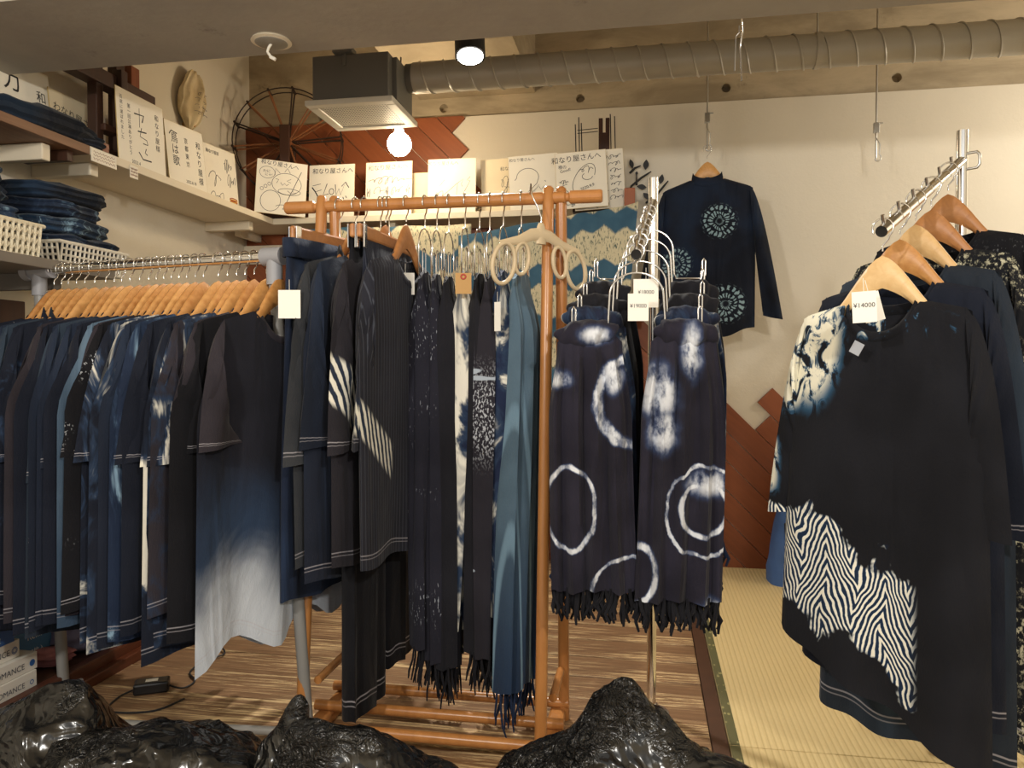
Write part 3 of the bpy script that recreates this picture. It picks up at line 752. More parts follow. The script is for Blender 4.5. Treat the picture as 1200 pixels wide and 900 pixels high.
WX = lambda px: at(px, 240, Y=YW).x
def rackpt(px): return Vector((WX(px), YW, ZW))
rz0 = PI / 2
HG2 = make_hanger(TANHANG, 'brown wooden hanger on the varnished rack carrying a dark shirt', 'wooden hangers on the varnished rack', .022, .195)
def clip_hanger(px, rz, label):
    t = empty('clip_hanger', rackpt(px), rz, label, 'hanger')
    obj('clip_bar', MB().box((0, 0, -.105), (.40, .014, .036)), TANHANG, t, bevel=.006)
    obj('hook', MB().tube(hook_pts(.022, .05), .0019, 7), CHROME, t, smooth=True)
    for s_ in (-1, 1):
        m = MB().box((s_ * .185, -.012, -.118), (.020, .004, .062)); m2 = MB().box((s_ * .185, .012, -.118), (.020, .004, .062))
        obj('clip', m, CHROME, t, bevel=.002); obj('clip', m2, CHROME, t, bevel=.002)
    return t
# jeans
clip_hanger(398, rz0 - .26, 'wooden clip hanger with chrome clips gripping dark denim trousers')
dn = fabric('cloth_denim', srgb(28, 37, 56), lambda n, x, y, z, c: n.mix(n.mul(n.ss(n.math('SINE', n.mul(z, 2 * PI / .05)), .97, 1.0), 0), n.mix(n.ss(n.noise(n.scaled(n.tc(), (3, 3, .8)), 2.2, 3), .45, .7), c, srgb(42, 58, 84)), srgb(90, 110, 140)))
e = empty('denim_trousers', rackpt(398) + Vector((0, 0, -.125)), rz0 - .26, 'dark blue denim trousers clipped by the waist on the varnished rack', 'trousers')
drape(e, 'trouser_legs', dn, .44, .48, .93, .050, 3, 3, .006)
mb = MB(); rows = []
for z in (.004, -.045):
    rows.append([(.224 * (abs(math.cos(a)) ** .7) * (1 if math.cos(a) > 0 else -1), .030 * (abs(math.sin(a)) ** .6) * (1 if math.sin(a) > 0 else -1), z) for a in [2 * PI * k / 28 for k in range(28)]])
mb.grid(rows, None, wrap=True); o = obj('waistband', mb, dn, e, smooth=True); q = o.modifiers.new('t', 'SOLIDIFY'); q.thickness = .004
fab('greenchar', srgb(50, 52, 56), stitch=True)
ws = [(417, 'greenchar', .80, .50, .20, 'dark charcoal shirt with wide sleeves hanging beside the denim trousers', .16),
      (427, 'ink', .84, .46, .16, 'ink blue shirt between two dark shirts on the varnished rack', .10),
      (452, 'shibori', .80, .47, .17, 'charcoal shirt with a white shibori bar pattern across its sleeve', .10),
      (476, 'pin', .80, .46, .16, 'dark pinstriped shirt on the varnished rack', .10)]
for i, (px, mk, L_, sl, sw, lab, spr) in enumerate(ws):
    rz = rz0 + (-.20, -.16, -.14, -.10)[i]
    h = HG2 if i == 0 else copy_tree(HG2); place(h, rackpt(px), rz); tag(h, 'brown wooden hanger carrying the ' + ('charcoal shirt with wide sleeves', 'ink blue shirt on the varnished rack', 'charcoal shirt with white shibori bars', 'dark pinstriped shirt')[i], 'hanger', 'wooden hangers on the varnished rack')
    e = empty('shirt', rackpt(px) + Vector((0, 0, -.150)), rz, lab, 'shirt')
    shirt(e, FAB[mk], hs=.235, hb=.295, L=L_, th=.022, sl=sl, sw=sw, seed=40 + i, fold=.010, spread=spr, nx=24, nz=22, stand=(i == 0))
clip_hanger(456, rz0 - .06, 'wooden clip hanger with chrome clips holding the pinstriped skirt')
e = empty('pinstriped_skirt', rackpt(456) + Vector((0, 0, -.125)), rz0 - .06, 'dark pinstriped skirt clipped to a wooden hanger on the varnished rack', 'skirt')
drape(e, 'skirt_cloth', FAB['pinskirt'], .34, .38, .80, .045, 9, 4, .008)
e = empty('wide_trousers', rackpt(446) + Vector((0, 0, -.11)), rz0 - .03, 'long black wide-legged trousers reaching almost to the lower rails', 'trousers')
for s_, L_ in ((-1, 1.255), (1, 1.19)):
    q = drape(e, 'trouser_leg', FAB['black'], .17, .215, L_, .062, 20 + s_, 2, .008, nc=32); q.location = (s_ * .098, -.01 * s_, 0)
clip_hanger(446, rz0 - .03, 'wooden clip hanger holding the long black wide-legged trousers')

# wire hangers and scarves on the same rail
def ring_hanger(loc, rz, label, group, drop=.075, R=.052, leg=.075):
    t = empty('wire_scarf_hanger', loc, rz, label, 'hanger', group)
    obj('hook', MB().tube(hook_pts(.021, max(.005, drop - .037)), .0019, 7), CHROME, t, smooth=True)
    z = -drop - .002
    arch = [(-R, 0, z - R - leg), (-R, 0, z - R)] + [(-R * math.cos(a), 0, z - R + R * math.sin(a)) for a in [PI * i / 14 for i in range(1, 14)]] + [(R, 0, z - R), (R, 0, z - R - leg)]
    obj('wire_arch', MB().tube([p for p in arch] + [(R - .008, 0, z - R - leg - .006), (-R + .008, 0, z - R - leg - .006)], .0019, 7, closed=True), CHROME, t, smooth=True)
    for s_ in (-1, 1):
        zz = z - R - leg
        hp = [(s_ * (R - .022), -.012, zz + .002), (s_ * (R - .022), -.012, zz + .055)] + [(s_ * (R - .010 - .012 * math.cos(a)), -.012, zz + .055 + .012 * math.sin(a)) for a in [PI * i / 6 for i in range(1, 6)]] + [(s_ * (R + .002), -.012, zz + .055), (s_ * (R + .002), -.012, zz + .002)]
        obj('hairpin_loop', MB().tube(hp, .0017, 6), CHROME, t, smooth=True)
    return Vector(loc) + Vector((0, 0, z - R - leg))
def fl_pat(n, x, y, z, c):
    sp_ = n.mul(n.ss(n.noise(n.scaled(n.tc(), (1, 1, .6)), 210, 2), .52, .60), n.mul(n.ss(z, -.54, -.40), n.ss(z, -.20, -.34)))
    c = n.mix(n.mul(sp_, .8), c, srgb(186, 190, 198))
    for (cy, cz) in ((-.045, -.27), (-.03, -.12), (.0, -.16), (-.035, -.42), (.03, -.3), (-.05, -.78), (.035, -.20)):
        a = n.sub(x, cy); b = n.sub(z, cz); d = n.math('SQRT', n.add(n.mul(a, a), n.mul(b, b))); an = n.math('ARCTAN2', a, b)
        pet = n.mul(n.add(n.math('ABSOLUTE', n.math('SINE', n.mul(an, 2.5))), .35), .019)
        c = n.mix(n.mul(n.ss(n.sub(pet, d), .000, .003), n.ss(d, .003, .006)), c, srgb(166, 176, 188))
    return c
fab('flower', srgb(35, 33, 40), fl_pat)
fab('sc_dark', srgb(30, 30, 40), p_speckle(.64, 230, -1.0, .0, white=(.25, .27, .31), stretch=(1, 1, .25)))
fab('sc_white', srgb(26, 36, 62), p_tiedye(.44, 6.5))
fab('sc_tie', srgb(24, 34, 60), p_tiedye(.50, 9))
fab('sc_blue', srgb(76, 96, 111), lambda n, x, y, z, c: n.mix(n.ss(n.math('SINE', n.mul(x, 230)), .6, 1), n.mix(n.ss(n.add(z, n.mul(n.noise(scale=3), .3)), -.30, -1.0), c, srgb(32, 48, 72)), srgb(104, 130, 148)))
fab('sc_black', srgb(24, 24, 30)); fab('fr_white', srgb(216, 206, 182)); fab('fr_navy', srgb(26, 40, 66)); fab('fr_black', srgb(19, 19, 25))
scv = [(498, 'sc_dark', .10, .15, 1.02, .055, 'fr_black', 'dark scarf with fine silvery flecks beside the pinstriped shirt', -.05, (0, 0)),
       (512, 'sc_dark', .10, .15, 1.05, .055, 'fr_black', 'dark flecked scarf reaching lowest, with long black fringe, on the varnished rack', .03, (0, 0)),
       (526, 'sc_black', .10, .14, 1.06, .060, 'fr_black', 'plain black fringed scarf on the varnished rack', .0, (0, 0)),
       (545, 'sc_white', .10, .12, .98, .050, 'fr_white', 'white and indigo tie-dyed scarf with white fringe on the varnished rack', .05, (.02, .035)),
       (562, 'sc_black', .11, .14, 1.02, .050, 'fr_black', 'plain black scarf hanging behind the flowered scarf', -.04, (0, 0)),
       (574, 'flower', .12, .17, 1.02, .060, 'fr_black', 'charcoal scarf with scattered pale flower prints and black fringe', .04, (0, 0)),
       (590, 'sc_tie', .11, .15, .92, .060, 'fr_navy', 'indigo tie-dyed scarf with soft white patches next to the pale blue scarf', -.02, (0, 0)),
       (611, 'sc_blue', .11, .20, 1.10, .075, 'fr_navy', 'pale blue linen scarf darkening to a navy fringed end', .0, (-.02, .0))]
for i, (px, mk, wt, wb_, L_, dep, fk, lab, j, swg) in enumerate(scv):
    b = ring_hanger(rackpt(px), rz0 + j, 'chrome wire scarf hanger holding the ' + ('dark silvery flecked scarf beside the pinstriped shirt', 'lowest reaching dark flecked scarf', 'plain black fringed scarf', 'white and indigo tie-dyed scarf', 'black scarf behind the flowered one', 'charcoal scarf with pale flower prints', 'indigo scarf with soft white patches', 'pale blue linen scarf')[i], 'wire scarf hangers on the varnished rack', drop=.07 + .006 * (i % 3))
    e = empty('scarf', b + Vector((0, 0, .004)), rz0 + j + (-.25 if i == 7 else 0), lab, 'scarf')
    drape(e, 'scarf_cloth', FAB[mk], wt, wb_, L_, dep, 60 + i, 4, .011, dome=.02, nz=30, nc=48, swing=swg)
    fringe(e, FAB[fk], wb_ * .95, dep * .6, -L_, .10 if i != 3 else .085, 38 if i != 3 else 16, i, swing=swg, rad=.0024 if i != 3 else .0016)
# kraft tag
KRAFT = plain('kraft_paper', srgb(186, 146, 92), .8)
p = at(543, 318, Y=1.95)
kt = price_tag(p, .25, None, 'small brown paper tag with a red eyelet among the scarf hangers', .042, .055, mat=KRAFT, size_cat='tag')
obj('eyelet', MB().tube([(.006 * math.cos(a), -.001, -.014 + .006 * math.sin(a)) for a in [2 * PI * k / 16 for k in range(16)]], .0022, 6, closed=True), plain('red_eyelet', srgb(170, 50, 30), .5), kt)
price_tag(at(475, 318, Y=2.02), .3, None, 'blank white tag hanging among the dark flecked scarves', .05, .06)
price_tag(at(583, 352, Y=1.93), -.6, None, 'narrow white tag dangling from the flowered scarf', .022, .075)

# beige plastic ring hanger
BEIGE = plain('beige_plastic', srgb(200, 180, 146), .5, var=.05)
pm = at(634, 300, Y=1.95)
t = empty('plastic_ring_hanger', (pm.x, pm.y, pm.z), math.radians(46), 'beige plastic scarf hanger with big oval rings at its ends', 'hanger')
def oval(cx, cz, a, b, rot, r_, n=28):
    pts = []
    for k in range(n):
        q = 2 * PI * k / n; x, z = a * math.cos(q), b * math.sin(q); pts.append((cx + x * math.cos(rot) - z * math.sin(rot), 0, cz + x * math.sin(rot) + z * math.cos(rot)))
    return MB().tube(pts, r_, 8, closed=True)
for s_ in (-1, 1):
    obj('large_ring', oval(s_ * .118, -.028, .033, .052, s_ * .25, .0058), BEIGE, t, smooth=True)
    obj('small_ring', oval(s_ * .062, -.012, .022, .040, s_ * .15, .0052), BEIGE, t, smooth=True)
    obj('arm', MB().tube([(0, 0, .055), (s_ * .03, 0, .052), (s_ * .07, 0, .034), (s_ * .13, 0, .022)], [.018, .0155, .012, .006], 10, sx=.35, up=(0, 0, 1)), BEIGE, t, smooth=True)
obj('neck', MB().tube([(0, 0, .03), (0, 0, .075), (0, 0, .085)], [.016, .013, .008], 12, sx=.4, up=(1, 0, 0)), BEIGE, t, smooth=True)
obj('hook', MB().tube([(0, 0, .08), (0, 0, .10), (-.012, .0, .125), (-.022, .01, ZW - pm.z - .01), (-.018, .02, ZW - pm.z + .02), (0, .045, ZW - pm.z + .022), (.01, .06, ZW - pm.z + .005)], .002, 7), CHROME, t, smooth=True)

# ================================================================== chrome display stands with sloping arms
def chrome_stand(post, tip, ztop, zj, ztip, label, loop=True):
    t = empty('chrome_display_stand', (post.x, post.y, 0), 0, label, 'display stand')
    T = Vector((tip.x - post.x, tip.y - post.y, 0))
    obj('upright', MB().tube([(0, 0, .02), (0, 0, ztop)], .0135, 22), CHROME, t, smooth=True)
    J = Vector((0, 0, zj)); E = Vector((T.x, T.y, ztip)); u = (E - J).normalized()
    arm = obj('sloping_arm', MB().tube([J, E], .0122, 20, caps=False), CHROME, t, smooth=True)
    obj('arm_end', MB().tube([E - u * .006, E - u * .003], .0118, 18), plain('hollow_end_shade', (.012, .012, .012), .5), arm)  # black disc inside the tube paints the shade of its open end
    nrm = Vector((0, 0, 1)) - u * u.z; nrm.normalize()
    for k in range(6):
        c = J.lerp(E, .965 - k * .165)
        obj('peg', MB().tube([c + nrm * .010, c + nrm * .030], .0042, 10), CHROME, arm, smooth=True)
    d = T.normalized()
    if loop:
        s_ = Vector((-d.y, d.x, 0)); s_ = -s_ if s_.x < 0 else s_
        obj('bracket_loop', MB().tube([J + s_ * .012 + Vector((0, 0, .016)), J + s_ * .034 + Vector((0, 0, .016)), J + s_ * .040 + Vector((0, 0, .008)), J + s_ * .040 + Vector((0, 0, -.016)), J + s_ * .034 + Vector((0, 0, -.024)), J + s_ * .012 + Vector((0, 0, -.024))], .0036, 8), STEEL, t, smooth=True)
    m = MB(); 
    obj('base_plate', MB().lathe([(.05, 0), (.05, .006), (.046, .010), (.02, .016), (.018, .03)], 32), STEEL, t, smooth=False)
    return lambda f: Vector((post.x, post.y, zj)).lerp(Vector((tip.x, tip.y, ztip)), f)

P1, T1 = plan(1.154, 1.96), plan(.770, 1.59)
armR = chrome_stand(P1, T1, 1.605, 1.529, 1.282, 'chrome stand with a sloping pegged arm carrying shirts beside the bare wall')
ang = math.atan2(T1.y - P1.y, T1.x - P1.x) + PI / 2      # hanger x axis: perpendicular to the arm
def chev(n, x, y, z, c):
    w_ = n.noise(scale=11, detail=4); w2 = n.noise(scale=34, detail=3); wb2 = n.mul(n.sub(w_, .5), .30)
    xx = n.add(x, .21)
    top = n.add(n.add(-.43, n.mul(xx, -.50)), wb2); bot = n.add(n.add(-.63, n.mul(xx, -.70)), wb2)
    m = n.mul(n.mul(n.ss(n.sub(top, z), -.008, .012), n.ss(n.sub(z, bot), -.008, .012)), n.ss(x, .085, .06))
    xw = n.add(x, n.mul(n.sub(n.noise(scale=8, detail=2), .5), .07))
    col_ = n.math('FRACT', n.add(n.mul(xw, 1 / .115), 11.35)); zig = n.math('ABSOLUTE', n.sub(col_, .5))
    s_ = n.math('SINE', n.add(n.mul(n.add(z, n.mul(zig, .30)), 2 * PI / .028), n.mul(w2, 6.0)))
    c = n.mix(n.mul(m, .75), c, srgb(24, 44, 72)); c = n.mix(n.mul(m, n.ss(s_, -.25, .2)), c, srgb(78, 112, 142)); c = n.mix(n.mul(m, n.ss(s_, .0, .45)), c, WHITEDYE)
    q = n.noise(n.scaled(n.tc(), (1.3, 1, .8)), 22, 4, .6, 1.2)
    e1 = n.mx(ell(n, x, z, -.14, -.07, .065, .14, .5), ell(n, x, z, -.19, -.15, .05, .08, .5)); e1 = n.mul(e1, n.ss(q, .36, .56))
    e2 = n.mul(ell(n, x, z, .0, -.05, .17, .028, .6), n.ss(q, .50, .72))
    e3 = n.mul(n.mul(n.ss(x, -.20, -.24), n.ss(n.math('ABSOLUTE', n.add(z, .36)), .09, .03)), n.ss(q, .36, .56))
    e = n.mx(n.mx(e1, n.mul(e2, .8)), e3)
    c = n.mix(n.ss(e, .05, .4), c, srgb(44, 82, 112)); return n.mix(n.ss(e, .25, .85), c, srgb(226, 222, 202))
fab('chevron', srgb(19, 20, 26), chev)
fab('silver', srgb(18, 20, 26), lambda n, x, y, z, c: n.mix(n.mul(n.ss(n.noise(n.scaled(n.tc(), (1, 1, .7)), 120, 4, .7), .50, .62), n.ss(n.noise(scale=7, detail=3, dist=.6), .40, .58)), c, srgb(190, 186, 160)), stitch=True)
rs = [(.985, 'chevron', PALEHANG, .84, .44, -.115, 'black long T-shirt with white chevron shibori patch and white dyed shoulder', 'pale wooden hanger carrying the chevron patterned T-shirt'),
      (.80, 'navy', HANGWOOD, .84, .50, -.03, 'dark navy shirt hanging directly behind the chevron patterned T-shirt', 'wooden hanger second from the tip of the right stand arm'),
      (.62, 'slate', PALEHANG, .86, .52, -.03, 'faded slate navy shirt on the chrome stand beside the bare wall', 'pale wooden hanger in the middle of the sloping chrome arm'),
      (.43, 'silver', TANHANG, .86, .40, -.03, 'black shirt densely flecked with silvery white on the chrome stand', 'brown wooden hanger carrying the silver flecked shirt'),
      (.20, 'char_speck', TANHANG, .86, .42, -.03, 'black shirt with fine specks nearest the upright of the chrome stand', 'brown wooden hanger beside the upright of the chrome stand')]
for i, (f, mk, hm, L_, sl, tl, lab, hl) in enumerate(rs):
    P = armR(f) + Vector((0, 0, .004)); rz = ang + PI * 0 + (.0, .05, -.04, .05, 0)[i]
    if math.cos(rz) < 0: rz += PI
    h = make_hanger(hm, hl, None, .021, .155); place(h, P, rz)
    e = empty('shirt', P + Vector((0, 0, -.152)), rz, lab, 'shirt')
    shirt(e, FAB[mk], hs=.168, hb=.192, L=L_ + (.0, .06, .22, .24, .26)[i], th=.036, sl=sl, sw=.12, seed=80 + i + (2 if i == 0 else 0), fold=.017, spread=.10, nx=40, nz=34, tilt=tl, neck=.072, dip=.075, lower=.02)
pt = armR(.985); q = plan(.69 - .02, 1.42 - .035, 0)
price_tag(at(1012, 339, Y=1.56), math.radians(-14), '¥14000', 'white price card hanging in the collar of the chevron T-shirt',   .043, .060, .0125, roll=-.05)
o = price_tag(at(1017, 341, Y=1.585), math.radians(-2), None, 'second white card tucked behind the price card of the chevron T-shirt', .036, .057, roll=-.25)
e = empty('sewn_label', at(1004, 408, Y=1.66), ang if math.cos(ang) > 0 else ang + PI, 'small grey printed size label inside the collar of the chevron T-shirt', 'label')
obj('label_cloth', MB().box((0, 0, 0), (.022, .001, .026), Matrix.Rotation(.5, 3, 'Y')), plain('grey_label', srgb(168, 172, 180), .7), e)

P2, T2 = plan(.402, 2.17), plan(.285, 1.75)
armC = chrome_stand(P2, T2, 1.536, 1.468, 1.258, 'chrome stand with a chain of scarf hangers next to the wooden rack', loop=False)
m = MB(); A = armC(.08) + Vector((-.012, -.012, .0)); B = armC(.97) + Vector((-.004, -.012, -.02))
t = empty('chain', B, 0, 'chrome link chain running down the arm of the scarf stand', 'chain')
NL = 22
for k in range(NL):
    c = A.lerp(B, (k + .5) / NL) - B; u = (B - A).normalized(); v = u.orthogonal().normalized()
    if k % 2: v = u.cross(v)
    pts = [c + u * (.0125 * math.cos(a)) + v * (.0055 * math.sin(a)) for a in [2 * PI * j / 12 for j in range(12)]]
    obj('link', MB().tube(pts, .0018, 5, closed=True), CHROME, t, smooth=True)

def ring_mask(n, x, z, cx, cz, rx, rz, w0, wn, amp=.10):
    a = n.mul(n.sub(x, cx), 1 / rx); b = n.mul(n.sub(z, cz), 1 / rz); d = n.math('SQRT', n.add(n.mul(a, a), n.mul(b, b)))
    d = n.add(d, n.mul(n.sub(wn, .5), amp)); return n.ss(n.math('ABSOLUTE', n.sub(d, 1)), w0 * 1.9, w0 * .4)
def shibori_scarf(rings, blobs):
    def f(n, x, y, z, c):
        w_ = n.noise(n.scaled(n.tc(), (1, .2, 1)), 13, 4, .6); w2 = n.noise(n.scaled(n.tc(), (1, .2, .5)), 40, 4, .6)
        m = None
        for (cx, cz, rx, rz, w0) in rings:
            a = n.mul(ring_mask(n, x, z, cx, cz, rx, rz, w0, w_, .35), n.add(.45, n.mul(n.ss(w2, .35, .6), .55))); m = a if m is None else n.mx(m, a)
        for (cx, cz, rx, rz) in blobs:
            a = n.mul(ell(n, x, z, cx, cz, rx, rz, .75, .9, w_), n.ss(w2, .12, .62)); m = n.mx(m, a)
        c = n.mix(n.mul(n.ss(m, .02, .5), .75), c, srgb(60, 78, 116)); return n.mix(n.ss(m, .25, 1.0), c, srgb(218, 222, 228))
    return f
fab('ringL', srgb(34, 32, 44), shibori_scarf([(-.045, -.42, .058, .095, .065), (.105, -.17, .085, .10, .12), (.09, -.62, .085, .085, .05)], [(-.07, -.12, .03, .02), (.01, -.02, .035, .02), (.055, -.12, .022, .03)]), vs=8)
fab('ringR', srgb(34, 32, 44), shibori_scarf([(.045, -.42, .055, .060, .09), (.045, -.425, .085, .105, .04), (-.105, -.57, .04, .07, .12)], [(-.06, -.15, .040, .060), (-.05, -.24, .032, .045), (.015, -.055, .022, .06), (.055, -.36, .045, .03), (.06, -.66, .03, .03)]), vs=8)
fab('tie_sc', srgb(28, 34, 54), p_tiedye(.55, 8))
def scarf_hanger(P, rz, label, wide=.29):
    t = empty('wire_scarf_hanger', P, rz, label, 'hanger', 'wire hangers on the scarf stand')
    obj('hook', MB().tube(hook_pts(.017, .02), .0022, 7), CHROME, t, smooth=True)
    z = -.050; R = .062
    arch = [(-R * 1.06, 0, z - .12)] + [(-R * math.cos(a), 0, z - R * .85 + R * .85 * math.sin(a)) for a in [PI * i / 16 for i in range(0, 17)]] + [(R * 1.06, 0, z - .12)]
    ar = obj('wire_arch', MB().tube(arch, .0024, 8), CHROME, t, smooth=True)
    for s_ in (-1, 1):
        x0 = s_ * R * 1.06; x1 = s_ * wide / 2
        pts = [(x0, 0, z - .12), (x0 + s_ * .006, 0, z - .132), (x1 - s_ * .012, 0, z - .132), (x1 - s_ * .004, 0, z - .126), (x1 - s_ * .004, 0, z - .085), (x1, 0, z - .078), (x1 + s_ * .004, 0, z - .085), (x1 + s_ * .004, 0, z - .125)]
        obj('hairpin_arm', MB().tube(pts, .0022, 7), CHROME, t, smooth=True)
    return z - .132
sh = [(.97, 'ringL', 'ringR', .615, .0), (.80, 'tie_sc', 'sc_black', .60, .04), (.62, 'sc_black', 'tie_sc', .58, -.03), (.42, 'sc_black', 'sc_black', .62, .03), (.24, None, None, 0, 0)]
labs = [('dark indigo scarf with one large white shibori ring at its side', 'dark indigo scarf with concentric white shibori rings near its hem'),
        ('mottled tie-dyed scarf directly behind the large ring scarf', 'plain black scarf directly behind the concentric ring scarf'),
        ('plain black scarf third from the arm tip on the scarf stand', 'mottled tie-dyed scarf third from the arm tip on the scarf stand'),
        ('plain black scarf deepest on the scarf stand, next to the wooden rack', 'plain black scarf deepest on the scarf stand, next to the burst patterned shirt')]
rzs = YAW + math.radians(-4)
for i, (f, a, b, L_, j) in enumerate(sh):
    P = armC(f) + Vector((0, 0, .004)); zb = scarf_hanger(P, rzs + j, 'chrome wire hanger with hairpin ends ' + ('holding the two white ringed scarves', 'second from the arm tip of the scarf stand', 'third from the arm tip of the scarf stand', 'holding the two deepest black scarves', 'left empty on the arm of the scarf stand')[i])
    if a is None: continue
    M_ = Matrix.Rotation(rzs + j, 3, 'Z')
    for s_, mk, lb in ((-1, a, labs[i][0]), (1, b, labs[i][1])):
        off = M_ @ Vector((s_ * .108, 0, zb + .006))
        e = empty('fringed_scarf', P + off + Vector((0, 0, .0)), rzs + j, lb, 'scarf')
        drape(e, 'scarf_cloth', FAB[mk], .150, .200, L_ + (.02 if s_ > 0 else 0), .056, 90 + i * 2 + s_, 4, .0125, gather=1, dome=.035, nz=34, nc=64, swing=(-.012 * s_, 0))
        lump(e, FAB[(mk, 'tie_sc', 'sc_black', 'sc_black')[i] if s_ < 0 else (mk, 'tie_sc', 'sc_black', 'sc_black')[i]], (.150, .066, .070), (.006 * s_, .006, -.016), 500 + i * 2 + s_)
        fringe(e, FAB['fr_black'] if mk != 'tie_sc' else FAB['fr_navy'], .20, .03, -L_ - (.02 if s_ > 0 else 0), .070, 60, 200 + i * 2 + s_, swing=(-.012 * s_, 0), rad=.0036)
price_tag(at(748, 342, Y=1.752), YAW, '¥19000', 'white price card on the frontmost wire hanger of the scarf stand', .047, .062, .0125)
price_tag(at(757, 325, Y=1.80), YAW, '¥18000', 'white price card on the second wire hanger of the scarf stand', .058, .066, .0125)

# ================================================================== shirt hanging against the back wall
fab('wallshirt', srgb(19, 24, 36), lambda n, x, y, z, c: p_burst([(.055, -.20, .085), (-.135, -.385, .078), (.085, -.575, .095)])(n, x, y, z, n.mix(n.ss(n.noise(scale=4, detail=3), .45, .65), c, srgb(26, 38, 58))))
P = Vector((hk.x, 3.60, hk.z + .012))
h = make_hanger(HANGWOOD, 'wooden hanger with the burst patterned shirt against the back wall', None, .019, .155); place(h, P, -.10)
e = empty('long_sleeved_shirt', P + Vector((0, 0, -.135)), -.10, 'navy long-sleeved shirt with three pale shibori bursts hanging before the back wall', 'shirt')
shirt(e, FAB['wallshirt'], hs=.20, hb=.212, L=.74, slope=.36, th=.03, sl=.60, sw=.085, seed=120, fold=.008, spread=.16, nx=36, nz=30, stand=True, tilt=.06, dip=.03, neck=.07)

# ================================================================== shelves
ZSH = 1.752
xs = -1.865
y0s = at(106, 180, X=xs).y
t = empty('wall_shelf', (XL, y0s, ZSH - .03), 0, 'white shelf board along the left wall carrying autograph boards', 'shelf')
obj('shelf_board', MB().mm((0, 0, 0), (xs - XL, 3.60 - y0s, .03)), WHITEPAINT, t, bevel=.002)
for yy in (y0s + .10, 3.50):
    m = MB().mm((0, yy - y0s - .02, -.045), (.24, yy - y0s + .02, 0)); obj('bracket', m, WHITEPAINT, t, bevel=.004)
t = empty('wall_shelf', (XL, .9, ZSH - .03), 0, 'brown wooden shelf board at the near end of the left wall', 'shelf')
obj('shelf_board', MB().mm((0, 0, 0), (xs - XL, y0s - .9 - .002, .03)), BROWNSHELF, t, bevel=.002)
obj('bracket', MB().mm((.10, y0s - .9 - .07, -.035), (xs - XL - .03, y0s - .9 - .045, 0)), DARKWOOD, t)
obj('bracket', MB().mm((0, y0s - .9 - .16, -.055), (.26, y0s - .9 - .125, -.001)), WHITEPAINT, t, bevel=.004)
t = empty('wall_shelf', (XL, YB, ZSH - .03), 0, 'white shelf board along the back wall under the autograph boards', 'shelf')
obj('shelf_board', MB().mm((0, 3.602 - YB, 0), (-.50 - XL, -.02, .03)), WHITEPAINT, t, bevel=.002)
for xx in (.06, .9): obj('bracket', MB().mm((xx, 3.66 - YB, -.04), (xx + .03, -.02, 0)), WHITEPAINT, t)
obj('back_rail', MB().mm((0, -.04, -.16), (-.50 - XL, -.02, -.06)), WHITEPAINT, t)
# price cards on the shelf edge
SHC = []
for (px, py, w_, h_, lab) in ((122, 186, .125, .045, 'long white price card stuck on the left shelf edge'), (157, 202, .045, .045, 'small square white price card stuck on the left shelf edge')):
    p = at(px, py, X=xs + .004)
    e = empty('shelf_card', p, PI / 2, lab, 'card')
    obj('card_sheet', MB().box((0, 0, 0), (w_, .0015, h_)), PAPER, e)
    for k in range(3):
        pts = [(-w_ * .42 + w_ * .84 * i / 20, -.0012, h_ * (.25 - .25 * k) + .004 * math.sin(i * 2.3 + k)) for i in range(21)]
        obj('print_line', MB().tube(pts, .0007, 4), plain('faint_red_brown_print', srgb(150, 110, 90), .7) if not SHC else SHC[0], e)

# lower shelf with baskets
ZL = 1.322
t = empty('wall_shelf', (XL, 1.1, ZL - .03), 0, 'grey lower shelf under the plastic baskets on the left wall', 'shelf')
obj('shelf_board', MB().mm((0, 0, 0), (.42, 1.18, .03)), plain('grey_shelf', srgb(120, 112, 102), .6), t, bevel=.002)
obj('bracket', MB().mm((0, .98, -.05), (.36, 1.01, 0)), plain('grey_bracket', srgb(110, 104, 96), .6), t)

def basket(y0, y1, x0, x1, z0, h, mat, label, holes):
    t = empty('plastic_basket', ((x0 + x1) / 2, (y0 + y1) / 2, z0), 0, label, 'basket')
    A, B = (x1 - x0) / 2, (y1 - y0) / 2; fl_ = .012
    obj('rim', MB().tube([(-A - fl_, -B - fl_, h), (A + fl_, -B - fl_, h), (A + fl_, B + fl_, h), (-A - fl_, B + fl_, h)], .006, 8, closed=True), mat, t)
    obj('bottom', MB().box((0, 0, .003), (2 * A, 2 * B, .006)), mat, t)
    for nm, (ax, ay, bx, by) in (('front_side', (A, -B, A, B)), ('back_side', (-A, -B, -A, B)), ('end_side', (-A, -B, A, -B)), ('end_side', (-A, B, A, B))):
        ln = math.hypot(bx - ax, by - ay); n_ = max(4, int(ln / .019)); m = MB()
        ox = (fl_ if bx == ax and ax > 0 else -fl_ if bx == ax else 0); oy = (fl_ if by == ay and ay > 0 else -fl_ if by == ay else 0)
        def q(u, v): return Vector((lerp(ax, bx, u) + ox * v, lerp(ay, by, u) + oy * v, h * v))
        for i in range(n_ + 1):
            u = i / n_; m.tube([q(u, 0), q(u, 1)], .0040 if holes == 'square' else .0052, 5)
        for k in range(5):
            v = k / 4
            if holes == 'square': m.tube([q(0, v), q(1, v)], .0042, 5)
            else: m.tube([q(i / (n_ * 2), min(1, max(0, v + (.07 if i % 2 else -.07)))) for i in range(n_ * 2 + 1)], .0052, 5)
        obj(nm, m, mat, t)
    return t
by = at(70, 300, X=-1.86).y
basket(by - .0, by + .30, XL + .02, -1.86, ZL, .082, WPLASTIC, 'white plastic basket with square holes heaped with folded indigo cloth', 'square')
by1 = at(44, 300, X=-1.80).y
